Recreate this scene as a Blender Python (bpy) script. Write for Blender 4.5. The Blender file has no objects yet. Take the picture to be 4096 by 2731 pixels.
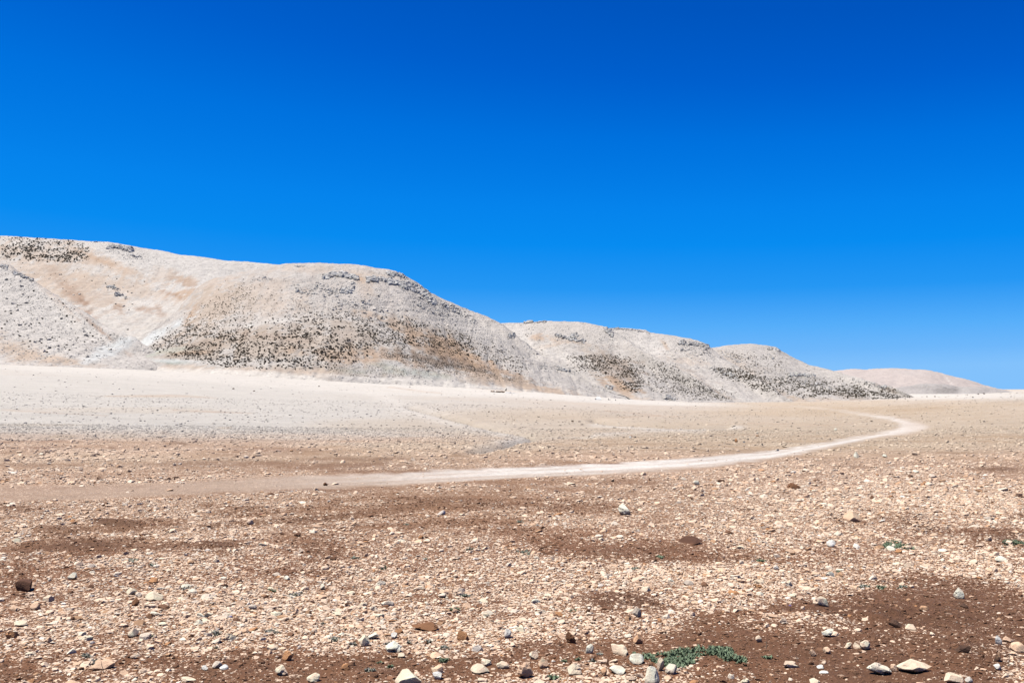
import bpy, math, random
import numpy as np
from mathutils import Vector
from mathutils.bvhtree import BVHTree

R = math.radians
random.seed(7)
rng = np.random.default_rng(7)
scene = bpy.context.scene
COL = scene.collection

# ------------------------------------------------------------------ camera, sky, sun, exposure
CAMZ, YH = 1.65, 1550.0                 # eye height (m), row of the true horizon in the 4096 px photograph
F = 4096 * 35.0 / 36.0                  # focal length in photograph pixels
cam_data = bpy.data.cameras.new('camera')
cam_data.lens, cam_data.sensor_width = 35.0, 36.0
cam_data.shift_y = (YH - 1365.5) / 4096.0
cam_data.clip_start, cam_data.clip_end = 0.1, 40000.0
cam = bpy.data.objects.new('camera', cam_data)
cam.location = (0, 0, CAMZ)
cam.rotation_euler = (R(90), 0, 0)
COL.objects.link(cam)
scene.camera = cam

SUN_EL, SUN_AZ = 68.0, -86.0            # degrees; azimuth from straight ahead, negative = to the left
world = bpy.data.worlds.new('World')
scene.world = world
world.use_nodes = True
wn, wl = world.node_tree.nodes, world.node_tree.links
wn.clear()
sky = wn.new('ShaderNodeTexSky')
sky.sky_type = 'NISHITA'
sky.sun_disc = False
sky.sun_elevation = R(SUN_EL)
sky.sun_rotation = R(SUN_AZ)
sky.altitude = 2000
sky.air_density = 1.0
sky.dust_density = 0.3
sky.ozone_density = 2.0
bg = wn.new('ShaderNodeBackground')
bg.inputs['Strength'].default_value = 0.0501
wo = wn.new('ShaderNodeOutputWorld')
# grade of the sky's own brightness into the deep polarised blue of the photograph
SKY_GRADE = [(.21, (0, .0587, .34)), (.24, (0, .075, .402)), (.28, (0, .110, .482)), (.345, (.001, .150, .553)), (.40, (.0015, .172, .578)), (.49, (.0125, .205, .597)),
             (.60, (.062, .28, .63)), (.68, (.105, .315, .635)), (.73, (.15, .355, .64))]
sep = wn.new('ShaderNodeSeparateColor')
lo = wn.new('ShaderNodeMath'); lo.operation = 'MULTIPLY'; lo.inputs[1].default_value = 0.1
rampn = wn.new('ShaderNodeValToRGB')
el = rampn.color_ramp.elements
while len(el) < len(SKY_GRADE): el.new(0.5)
for e_, (p_, c_) in zip(el, SKY_GRADE): e_.position = p_
for e_, (p_, c_) in zip(el, SKY_GRADE): e_.color = (*c_, 1)
up = wn.new('ShaderNodeVectorMath'); up.operation = 'SCALE'; up.inputs['Scale'].default_value = 10.0
wl.new(sky.outputs[0], sep.inputs[0]); wl.new(sep.outputs[1], lo.inputs[0])
wl.new(lo.outputs[0], rampn.inputs[0]); wl.new(rampn.outputs[0], up.inputs[0])
wl.new(up.outputs[0], bg.inputs['Color'])
wl.new(bg.outputs[0], wo.inputs[0])

sun_data = bpy.data.lights.new('sun', 'SUN')
sun_data.energy = 5.0
sun_data.angle = R(0.5)
sun_data.color = (1.0, 0.95, 0.89)
sun = bpy.data.objects.new('sun', sun_data)
sd = Vector((math.sin(R(SUN_AZ)) * math.cos(R(SUN_EL)), math.cos(R(SUN_AZ)) * math.cos(R(SUN_EL)), math.sin(R(SUN_EL))))
sun.rotation_euler = sd.to_track_quat('Z', 'Y').to_euler()
COL.objects.link(sun)

vs = scene.view_settings
vs.view_transform = 'Standard'
vs.look = 'None'
vs.exposure = 1.6
vs.gamma = 1.0
vs.use_curve_mapping = False


# ------------------------------------------------------------------ helpers
def tag(o, label=None, cat=None, group=None, kind=None):
    if label: o['label'] = label
    if cat: o['category'] = cat
    if group: o['group'] = group
    if kind: o['kind'] = kind
    return o


def hash01(ix, iy, iz, seed):
    h = (ix.astype(np.int64) * 374761393 + iy.astype(np.int64) * 668265263 + iz.astype(np.int64) * 2147483647 + seed * 974711) & 0xFFFFFFFF
    h = ((h ^ (h >> 13)) * 1274126177) & 0xFFFFFFFF
    h = ((h ^ (h >> 16)) * 2246822519) & 0xFFFFFFFF
    h = h ^ (h >> 15)
    return (h & 0xFFFFFF) / float(0x1000000)


def vnoise(x, y, z=None, seed=0):
    """value noise in -1..1"""
    x = np.asarray(x, float); y = np.asarray(y, float)
    x0, y0 = np.floor(x), np.floor(y)
    fx, fy = x - x0, y - y0
    ux, uy = fx * fx * fx * (fx * (fx * 6 - 15) + 10), fy * fy * fy * (fy * (fy * 6 - 15) + 10)
    if z is None:
        zz = np.zeros_like(x0)
        a = hash01(x0, y0, zz, seed); b = hash01(x0 + 1, y0, zz, seed)
        c = hash01(x0, y0 + 1, zz, seed); d = hash01(x0 + 1, y0 + 1, zz, seed)
        v = a + (b - a) * ux + (c - a) * uy + (a - b - c + d) * ux * uy
        return v * 2 - 1
    z = np.asarray(z, float); z0 = np.floor(z); fz = z - z0
    uz = fz * fz * fz * (fz * (fz * 6 - 15) + 10)

    def layer(zl):
        a = hash01(x0, y0, zl, seed); b = hash01(x0 + 1, y0, zl, seed)
        c = hash01(x0, y0 + 1, zl, seed); d = hash01(x0 + 1, y0 + 1, zl, seed)
        return a + (b - a) * ux + (c - a) * uy + (a - b - c + d) * ux * uy
    l0, l1 = layer(z0), layer(z0 + 1)
    return (l0 + (l1 - l0) * uz) * 2 - 1


def fbm(x, y, octv=4, seed=0, gain=0.5, z=None):
    s, a, t = 0.0, 1.0, 0.0
    for k in range(octv):
        q = 2.03 ** k
        s = s + a * vnoise(x * q + 13.7 * k, y * q - 7.1 * k, None if z is None else z * q, seed + k)
        t += a; a *= gain
    return s / t


def sstep(a, b, x):
    t = np.clip((x - a) / (b - a), 0, 1)
    return t * t * (3 - 2 * t)


def mix(a, b, w):
    return a + (np.asarray(b, float) - a) * w[..., None]


def blob(px, py, cx, cy, rx, ry, ang=0.0, soft=0.5, warp=0.0, nz=None):
    """soft ellipse weight, its rim moved about by nz"""
    ca, sa = math.cos(R(ang)), math.sin(R(ang))
    dx, dy = px - cx, py - cy
    u, v = (dx * ca + dy * sa) / rx, (-dx * sa + dy * ca) / ry
    d = np.sqrt(u * u + v * v)
    if nz is not None: d = d + warp * nz
    return 1 - sstep(1 - soft, 1 + soft, d)


def poly_inside(px, py, poly):
    inside = np.zeros(px.shape, bool)
    n = len(poly)
    for i in range(n):
        x1, y1 = poly[i]; x2, y2 = poly[(i + 1) % n]
        if y1 == y2: continue
        cond = ((y1 > py) != (y2 > py)) & (px < (x2 - x1) * (py - y1) / (y2 - y1) + x1)
        inside ^= cond
    return inside


def line_dist(px, py, pts, ys=1.0):
    d = np.full(px.shape, 1e9)
    for (x1, y1), (x2, y2) in zip(pts[:-1], pts[1:]):
        ax, ay, bx, by = x1, y1 * ys, x2, y2 * ys
        vx, vy = bx - ax, by - ay
        t = np.clip(((px - ax) * vx + (py * ys - ay) * vy) / (vx * vx + vy * vy + 1e-9), 0, 1)
        d = np.minimum(d, np.hypot(px - ax - t * vx, py * ys - ay - t * vy))
    return d


ALBEDO = np.array((0.292, 0.286, 0.271))          # the colours below are written as they look in full sun; this brings them to reflectance


def to_mesh(name, V, T, mats=(), smooth=False, cols=None, face_mat=None):
    """V (n,3), T (m,k) faces of equal size"""
    V = np.ascontiguousarray(V, np.float32); T = np.ascontiguousarray(T, np.int32)
    me = bpy.data.meshes.new(name)
    m, k = T.shape
    me.vertices.add(len(V)); me.vertices.foreach_set('co', V.ravel())
    me.loops.add(m * k); me.loops.foreach_set('vertex_index', T.ravel())
    me.polygons.add(m)
    me.polygons.foreach_set('loop_start', np.arange(0, m * k, k, dtype=np.int32))
    me.polygons.foreach_set('use_smooth', np.full(m, smooth, bool))
    for mt in mats: me.materials.append(mt)
    if face_mat is not None: me.polygons.foreach_set('material_index', np.asarray(face_mat, np.int32))
    me.update(calc_edges=True)
    for key, arr in (cols or {}).items():
        arr = np.asarray(arr, np.float32)
        if arr.ndim == 2:
            a = me.attributes.new(key, 'FLOAT_COLOR', 'POINT')
            a.data.foreach_set('color', np.ascontiguousarray(np.c_[arr[:, :3] * ALBEDO, np.ones(len(arr))], np.float32).ravel())
        else:
            a = me.attributes.new(key, 'FLOAT', 'POINT')
            a.data.foreach_set('value', np.ascontiguousarray(arr, np.float32))
    me.validate()
    return me


def link(name, me, parent=None):
    o = bpy.data.objects.new(name, me)
    COL.objects.link(o)
    if parent is not None: o.parent = parent
    return o


# ------------------------------------------------------------------ materials
class NT:
    def __init__(self, name):
        self.m = bpy.data.materials.new(name)
        self.m.use_nodes = True
        self.t = self.m.node_tree
        self.t.nodes.clear()
        self.out = self.n('ShaderNodeOutputMaterial')
        self.b = self.n('ShaderNodeBsdfPrincipled')
        self.b.inputs['Roughness'].default_value = 0.95
        self.b.inputs['Specular IOR Level'].default_value = 0.12
        self.l(self.b.outputs[0], self.out.inputs[0])

    def n(self, typ, **kw):
        nd = self.t.nodes.new(typ)
        for k, v in kw.items(): setattr(nd, k, v)
        return nd

    def l(self, a, b): self.t.links.new(a, b)

    def put(self, sock, v):
        if hasattr(v, 'links'): self.l(v, sock)
        else: sock.default_value = v

    def math(self, op, a, b=0.0, c=None, clamp=False):
        nd = self.n('ShaderNodeMath', operation=op, use_clamp=clamp)
        self.put(nd.inputs[0], a); self.put(nd.inputs[1], b)
        if c is not None: self.put(nd.inputs[2], c)
        return nd.outputs[0]

    def ramp(self, v, a, b, lo=0.0, hi=1.0):
        nd = self.n('ShaderNodeMapRange', interpolation_type='SMOOTHSTEP')
        self.put(nd.inputs['Value'], v)
        for k, x in (('From Min', a), ('From Max', b), ('To Min', lo), ('To Max', hi)): self.put(nd.inputs[k], x)
        return nd.outputs[0]

    def mixc(self, f, a, b, typ='MIX'):
        nd = self.n('ShaderNodeMix', data_type='RGBA', blend_type=typ)
        self.put(nd.inputs[0], f); self.put(nd.inputs[6], a); self.put(nd.inputs[7], b)
        return nd.outputs[2]

    def scale(self, col, f):
        nd = self.n('ShaderNodeVectorMath', operation='SCALE')
        self.put(nd.inputs[0], col); self.put(nd.inputs['Scale'], f)
        return nd.outputs[0]

    def attr(self, name, fac=False):
        nd = self.n('ShaderNodeAttribute', attribute_name=name)
        return nd.outputs['Fac'] if fac else nd.outputs['Color']

    def noise(self, vec, sc, det=4, rough=0.55, dim='3D'):
        nd = self.n('ShaderNodeTexNoise', noise_dimensions=dim)
        if vec is not None: self.l(vec, nd.inputs['Vector'])
        nd.inputs['Scale'].default_value = sc; nd.inputs['Detail'].default_value = det
        nd.inputs['Roughness'].default_value = rough
        return nd.outputs[0]

    def vor(self, vec, sc, dim='2D', feat='F1', rnd=1.0):
        nd = self.n('ShaderNodeTexVoronoi', voronoi_dimensions=dim, feature=feat)
        self.l(vec, nd.inputs['Vector'])
        nd.inputs['Scale'].default_value = sc; nd.inputs['Randomness'].default_value = rnd
        return nd

    def bump(self, h, dist, strength=1.0, normal=None):
        nd = self.n('ShaderNodeBump')
        self.put(nd.inputs['Height'], h)
        nd.inputs['Distance'].default_value = dist; nd.inputs['Strength'].default_value = strength
        if normal is not None: self.l(normal, nd.inputs['Normal'])
        return nd.outputs[0]

    def done(self, col, nrm=None):
        self.put(self.b.inputs['Base Color'], col)
        if nrm is not None: self.l(nrm, self.b.inputs['Normal'])
        return self.m


def ground_material():
    t = NT('stony_ground')
    pos = t.n('ShaderNodeNewGeometry').outputs['Position']
    dens = t.attr('dens', True)
    soil, stone = t.attr('soil'), t.attr('stone')
    wob = t.n('ShaderNodeVectorMath', operation='MULTIPLY_ADD')
    nz = t.n('ShaderNodeTexNoise'); nz.inputs['Scale'].default_value = 30; t.l(pos, nz.inputs['Vector'])
    t.l(nz.outputs['Color'], wob.inputs[0]); wob.inputs[1].default_value = (0.03, 0.03, 0.0); t.l(pos, wob.inputs[2])
    p2 = wob.outputs[0]
    mask, hgt, tone = None, None, None
    for sc, lim, w in ((20.0, 0.50, 0.6), (44.0, 0.50, 0.8), (110.0, 0.5, 1.0)):
        v = t.vor(p2, sc)
        sp = t.n('ShaderNodeSeparateColor'); t.l(v.outputs['Color'], sp.inputs[0])
        on = t.ramp(t.math('SUBTRACT', t.math('MULTIPLY', dens, w), sp.outputs[0]), -0.02, 0.02)
        core = t.ramp(v.outputs['Distance'], lim, lim * 0.78)
        mk = t.math('MULTIPLY', on, core)
        hh = t.math('MULTIPLY', mk, t.math('MULTIPLY', t.math('SUBTRACT', 1.0, v.outputs['Distance']), 10.0 / sc))
        tn = t.math('MULTIPLY_ADD', sp.outputs[1], 0.45, 0.74)
        if mask is None: mask, hgt, tone = mk, hh, tn
        else:
            f = t.n('ShaderNodeMix', data_type='FLOAT'); t.l(mk, f.inputs[0]); t.l(tone, f.inputs[2]); t.l(tn, f.inputs[3])
            f2 = t.n('ShaderNodeMix', data_type='FLOAT'); t.l(mask, f2.inputs[0]); t.l(f.outputs[0], f2.inputs[2]); t.l(tone, f2.inputs[3])
            tone = f2.outputs[0]
            mask = t.math('MAXIMUM', mask, mk); hgt = t.math('MAXIMUM', hgt, hh)
    fine = t.noise(pos, 60, 5, 0.65)
    mid = t.noise(pos, 1.4, 4, 0.6)
    far = t.noise(pos, 0.13, 6, 0.66)
    clod = t.noise(pos, 17, 4, 0.6)
    soil = t.scale(soil, t.math('MULTIPLY_ADD', fine, 0.7, 0.65))
    soil = t.scale(soil, t.math('MULTIPLY_ADD', clod, 0.8, 0.6))
    col = t.mixc(mask, soil, t.scale(stone, tone))
    col = t.scale(col, t.math('MULTIPLY_ADD', mid, 0.34, 0.83))
    col = t.scale(col, t.math('MULTIPLY_ADD', far, 0.44, 0.78))
    mid2 = t.noise(pos, 5.0, 4, 0.65)
    col = t.scale(col, t.math('MULTIPLY_ADD', mid2, 0.6, 0.7))
    n1 = t.bump(t.math('ADD', hgt, t.math('ADD', t.math('MULTIPLY', fine, 0.4), t.math('MULTIPLY', clod, 0.8))), 0.04, 0.9)
    return t.done(col, n1)


def hill_material():
    t = NT('hill_slope')
    pos = t.n('ShaderNodeNewGeometry').outputs['Position']
    soil = t.attr('soil')
    rock = t.attr('rock', True)                       # share of broken stone on the surface
    v = t.vor(pos, 0.55, '3D'); v2 = t.vor(pos, 1.5, '3D')
    sp = t.n('ShaderNodeSeparateColor'); t.l(v.outputs['Color'], sp.inputs[0])
    sp2 = t.n('ShaderNodeSeparateColor'); t.l(v2.outputs['Color'], sp2.inputs[0])
    on = t.ramp(t.math('SUBTRACT', t.math('MULTIPLY', rock, 0.8), sp.outputs[0]), -0.03, 0.03)
    core = t.ramp(v.outputs['Distance'], 0.55, 0.3)
    on2 = t.ramp(t.math('SUBTRACT', rock, sp2.outputs[0]), -0.03, 0.03)
    core2 = t.ramp(v2.outputs['Distance'], 0.55, 0.3)
    m1 = t.math('MULTIPLY', on, core); m2 = t.math('MULTIPLY', on2, core2)
    mk = t.math('MAXIMUM', m1, m2)
    mot = t.noise(pos, 0.14, 5, 0.7)
    sp3 = t.vor(pos, 0.42, '3D'); s3 = t.n('ShaderNodeSeparateColor'); t.l(sp3.outputs['Color'], s3.inputs[0])
    dk = t.math('MULTIPLY', t.ramp(t.math('SUBTRACT', t.math('MULTIPLY', rock, 0.34), s3.outputs[0]), -0.02, 0.02), t.ramp(sp3.outputs['Distance'], 0.42, 0.22))
    big = t.noise(pos, 0.03, 6, 0.62)
    fin = t.noise(pos, 0.5, 5, 0.7)
    col = t.scale(soil, t.math('MULTIPLY_ADD', fin, 0.8, 0.60))
    stone_c = t.mixc(sp.outputs[1], (0.155, 0.147, 0.135, 1), (0.255, 0.244, 0.225, 1))
    col = t.mixc(t.math('MULTIPLY', mk, 0.75), col, stone_c)
    col = t.mixc(t.math('MULTIPLY', dk, 0.6), col, (0.055, 0.046, 0.037, 1))  # dark specks: small shrubs, and the shade of stones painted into the colour
    col = t.scale(col, t.math('MULTIPLY_ADD', mot, 0.7, 0.65))
    col = t.scale(col, t.math('MULTIPLY_ADD', big, 0.3, 0.85))
    h = t.math('ADD', t.math('MULTIPLY', m1, 0.9), t.math('MULTIPLY', m2, 0.35))
    n1 = t.bump(t.math('ADD', h, t.math('MULTIPLY', fin, 0.8)), 0.9, 0.8)
    return t.done(col, n1)


def stone_material(name, scale, bdist):
    t = NT(name)
    co = t.n('ShaderNodeNewGeometry').outputs['Position']
    c = t.attr('tint')
    n1, n2 = t.noise(co, scale, 5, 0.65), t.noise(co, scale * 5, 4, 0.6)
    col = t.scale(c, t.math('MULTIPLY_ADD', n1, 0.5, 0.74))
    spots = t.ramp(n2, 0.30, 0.42, 0.72, 1.0)
    col = t.scale(col, spots)
    return t.done(col, t.bump(t.math('ADD', n1, t.math('MULTIPLY', n2, 0.5)), bdist, 0.6))


def plain_material(name, col, rough=0.9, var=0.4, sc=20):
    t = NT(name)
    co = t.n('ShaderNodeNewGeometry').outputs['Position']
    n = t.noise(co, sc, 4, 0.6)
    t.b.inputs['Roughness'].default_value = rough
    return t.done(t.scale(t.attr('tint') if col is None else col, t.math('MULTIPLY_ADD', n, var, 1 - var / 2)))


M_GROUND = ground_material()
M_HILL = hill_material()
M_STONE = stone_material('limestone', 25.0, 0.012)
M_CRAG = stone_material('crag_limestone', 0.9, 0.35)
M_SHRUB = plain_material('shrub_leaf', None, 0.85, 0.5, 3.0)
M_LEAF = plain_material('low_plant_leaf', None, 0.7, 0.4, 60)
M_THING = plain_material('weathered_surface', None, 0.8, 0.25, 15)

# ------------------------------------------------------------------ the plain: heights
# rows of (depth Y, {column px: height z}); the plain falls gently, climbs into a fan on the left and a low rise on the right
CPX = np.array([-1500, 0, 700, 1400, 2000, 2700, 3300, 3650, 4096, 5600], float)
ROWS = [
    (1.0,   [0] * 10), (6.0, [0] * 10), (14.0, [0.0] * 10), (25.0, [-0.06] * 10),
    (60.0,  [-0.35, -0.55, -0.65, -0.75, -0.80, -0.85, -0.85, -0.80, -0.65, -0.3]),
    (110.0, [0.6, -0.1, -0.5, -0.8, -1.1, -1.4, -1.4, -1.1, -0.3, 0.5]),
    (190.0, [3.2, 1.5, 0.6, -0.4, -1.2, -2.4, -2.3, -1.3, 0.75, 2.0]),
    (320.0, [9.0, 6.2, 3.6, 0.8, -1.0, -3.9, -3.6, -1.6, 0.8, 2.6]),
    (460.0, [15.0, 11.6, 7.8, 3.0, 0.2, -5.4, -4.9, -2.6, -1.5, 0.0]),
    (570.0, [19.0, 15.5, 11.6, 5.0, 0.9, -7.0, -6.4, -5.5, -5.0, -4.0]),
    (680.0, [19.0, 14.5, 11.0, 4.0, -2.0, -9.5, -9.0, -8.5, -9.0, -9.0]),
    (1000., [10.0, 8.0, 6.0, 0.0, -6.0, -12., -12., -12., -12., -12.]),
    (9500., [-14.0] * 10)]
LY = np.linspace(math.log(1.0), math.log(9500.0), 420)
PXD = np.linspace(-1500, 5600, 285)
_tab = np.zeros((len(ROWS), len(PXD)))
for i, (Y, zs) in enumerate(ROWS): _tab[i] = np.interp(PXD, CPX, zs)
_ly = np.log([r[0] for r in ROWS])
TAB = np.stack([np.interp(LY, _ly, _tab[:, j]) for j in range(len(PXD))], 1)


def smooth1(a, n, axis):
    k = np.hanning(n + 2)[1:-1]; k /= k.sum()
    pad = [(0, 0), (0, 0)]; pad[axis] = (n // 2, n // 2)
    b = np.pad(a, pad, mode='edge')
    return np.apply_along_axis(lambda r: np.convolve(r, k, 'valid'), axis, b)


TAB = smooth1(smooth1(TAB, 17, 0), 31, 1)
BANK = [(800, 2105), (1010, 2085), (1300, 2068), (1560, 2040), (1760, 2012)]
CHANNELS = [[(1640, 1628), (1760, 1655), (1900, 1692), (2010, 1720), (2140, 1738), (2350, 1741)],
            [(2380, 1678), (2470, 1690), (2560, 1697), (2720, 1704), (2900, 1704)],
            [(1900, 1800), (2000, 1785), (2090, 1760), (2160, 1745)]]
PALE_LINES = [([(1500, 1575), (1640, 1640), (1800, 1690), (1950, 1722), (2080, 1752), (1960, 1785), (1860, 1812)], 42.0), ([(2080, 1752), (2350, 1742), (2700, 1716), (2950, 1708)], 30.0),
              ([(2380, 1700), (2600, 1712), (2800, 1722)], 26.0)]
TAN_LINES = [[(430, 1583), (700, 1580), (860, 1590)], [(1560, 1548), (1700, 1566), (1760, 1572)], [(2420, 1640), (2600, 1655), (2720, 1664)], [(2480, 1668), (2640, 1660)], [(0, 1640), (200, 1650), (420, 1662)], [(700, 1640), (1000, 1650)],
             [(3000, 1690), (3300, 1700), (3420, 1692)], [(2700, 1745), (3000, 1738), (3250, 1728)], [(1680, 1530), (1900, 1552), (2080, 1566)]]
# low soil mounds: (px, py, half width px, half height px, height m)
MOUNDS = [(180, 2110, 130, 22, .05), (420, 2090, 120, 18, .05), (880, 2205, 140, 30, .05), (250, 2180, 170, 24, .05),
          (60, 1806, 110, 9, .06), (330, 1822, 60, 7, .06), (655, 1730, 30, 6, .08), (705, 1776, 36, 7, .07), (665, 1790, 25, 5, .06),
          (1520, 1842, 40, 7, .05), (1620, 1842, 40, 7, .05), (1830, 1818, 40, 7, .06), (1940, 1828, 30, 6, .05), (435, 1792, 25, 5, .05),
          (2640, 1944, 60, 12, .05), (2740, 1958, 60, 14, .05), (3170, 1972, 110, 11, .04), (3350, 1978, 80, 10, .04),
          (3500, 1880, 70, 9, .04), (3430, 1868, 60, 8, .04), (3960, 1880, 90, 10, .04), (3340, 2082, 75, 18, .06), (3610, 2080, 110, 20, .07),
          (3650, 2118, 110, 18, .06), (4060, 2080, 60, 22, .05), (3980, 2160, 120, 28, .06), (3400, 2455, 210, 38, .05),
          (3720, 2490, 260, 60, .05), (3900, 2600, 200, 60, .07), (3560, 2518, 70, 30, .04), (2500, 2400, 150, 35, .02),
          (3680, 2000, 60, 12, .04), (3230, 2015, 60, 12, .03)]
GUL = [(m[0], m[1]) for m in MOUNDS]


def ground_base(px, Y):
    u = np.clip((np.log(np.clip(Y, 1.0, 9499)) - LY[0]) / (LY[1] - LY[0]), 0, len(LY) - 1.001)
    v = np.clip((px - PXD[0]) / (PXD[1] - PXD[0]), 0, len(PXD) - 1.001)
    i, j = u.astype(int), v.astype(int)
    a, b = u - i, v - j
    return (TAB[i, j] * (1 - a) + TAB[i + 1, j] * a) * (1 - b) + (TAB[i, j + 1] * (1 - a) + TAB[i + 1, j + 1] * a) * b


def ground_z(px, Y, fine=True):
    px = np.asarray(px, float); Y = np.asarray(Y, float)
    x = (px - 2048) / F * Y
    z = ground_base(px, Y)
    py = YH + (CAMZ - z) * F / Y
    on = ~in_track_soft(px, py)
    z = z + fbm(x / 3.1, Y / 3.1, 3, 5) * 0.045 * sstep(3, 12, Y) * on + fbm(x / 26, Y / 26, 3, 9) * 0.22 * sstep(40, 140, Y)
    if fine:
        z = z + (fbm(x / 0.55, Y / 0.55, 3, 21) * 0.016 + fbm(x / 0.13, Y / 0.13, 4, 31) * 0.014) * (1 - sstep(25, 60, Y)) * (0.25 + 0.75 * on)
        for (cx, cy, rx, ry, h) in MOUNDS:
            z = z + h * blob(px, py, cx, cy, rx * 0.9, ry * 1.1, 0, 0.6) * (0.7 + 0.6 * vnoise(x / 0.16, Y / 0.16, None, 77)) * np.clip(Y / 12, .5, 1.0)
        d = line_dist(px, py, BANK, 3.0)
        z = z + 0.05 * np.exp(-(d / 30.0) ** 2) * (0.6 + vnoise(x / 0.4, Y / 0.4, None, 3) * 0.6)
        for c in CHANNELS:
            z = z - 0.35 * np.exp(-(line_dist(px, py, c, 3.0) / 22.0) ** 2)
    return z


TRACK = [(-1500, 2075), (0, 2002), (357, 1994), (714, 1976), (1071, 1962), (1400, 1948), (1729, 1930), (2058, 1910), (2386, 1898),
         (2715, 1882), (3080, 1846), (3293, 1800), (3531, 1752), (3670, 1736), (3738, 1708), (3690, 1686), (3590, 1661), (3472, 1650),
         (3293, 1629), (3175, 1617), (3050, 1613), (3050, 1617), (3175, 1628), (3293, 1644), (3472, 1666), (3550, 1681), (3592, 1697),
         (3575, 1712), (3531, 1722), (3293, 1766), (3080, 1800), (2715, 1838), (2386, 1857), (2058, 1872), (1729, 1884), (1400, 1897),
         (1071, 1910), (714, 1934), (357, 1944), (0, 1944), (-1500, 1985)]


TRACK = [(x, y + (7 if k < 10 else -6 if k > 30 else 0)) for k, (x, y) in enumerate(TRACK)]


def in_track(px, py, wob=0.0):
    return poly_inside(px, py + wob, TRACK)


def in_track_soft(px, py):
    return poly_inside(px, py, TRACK)


def hit_py(px, py):
    """depth Y at which the line of sight through (px, py) meets the plain"""
    px = np.asarray(px, float); py = np.asarray(py, float)
    g = np.exp(np.linspace(math.log(1.3), math.log(640), 260))
    best = np.full(px.shape, 640.0)
    for a in range(0, len(px), 1500):
        q = px[a:a + 1500, None] + 0 * g; Yg = g + 0 * q
        ok = YH + (CAMZ - ground_z(q, Yg, False)) * F / Yg <= py[a:a + 1500, None]
        best[a:a + 1500] = np.where(ok.any(1), g[ok.argmax(1)], 640.0)
    lo, hi = best / 1.03, best.copy()
    for _ in range(14):
        m = (lo + hi) / 2
        z = ground_z(px, m, False)
        below = YH + (CAMZ - z) * F / m <= py
        hi = np.where(below, m, hi); lo = np.where(below, lo, m)
    return (lo + hi) / 2


# ------------------------------------------------------------------ the plain: what it is made of
SOIL_DARK = np.array((0.125, 0.062, 0.034)); SOIL = np.array((0.26, 0.124, 0.064)); SOIL_TAN = np.array((0.50, 0.345, 0.225))
STONE_CREAM = np.array((1.08, 0.82, 0.625)); STONE_PALE = np.array((0.80, 0.73, 0.65)); DUST = np.array((0.69, 0.665, 0.625))
BARE = [(850, 2690, 560, 70), (200, 2720, 260, 40), (60, 2390, 130, 40), (1480, 2310, 130, 45), (1990, 2400, 190, 38), (2500, 2405, 230, 45),
        (2520, 2200, 260, 40), (3350, 2560, 560, 130), (3850, 2540, 520, 260), (3250, 2700, 560, 70), (2790, 2200, 200, 35), (3850, 2390, 320, 70),
        (1550, 2640, 90, 50), (1900, 2680, 130, 40), (2350, 2560, 140, 30), (700, 2190, 260, 40), (1300, 2200, 160, 35), (2150, 2600, 120, 30),
        (250, 2140, 260, 45), (500, 2090, 300, 30), (2750, 2640, 330, 90)]
DENSE = [(450, 2470, 520, 110), (1200, 2480, 420, 90), (1750, 2530, 380, 70), (2350, 2480, 300, 70), (2850, 2350, 420, 70), (2350, 2290, 480, 50),
         (3650, 2300, 420, 60), (3150, 2130, 380, 60), (1700, 2190, 300, 50), (3500, 1990, 520, 70), (1050, 2400, 400, 60), (3900, 2000, 300, 60)]


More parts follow.
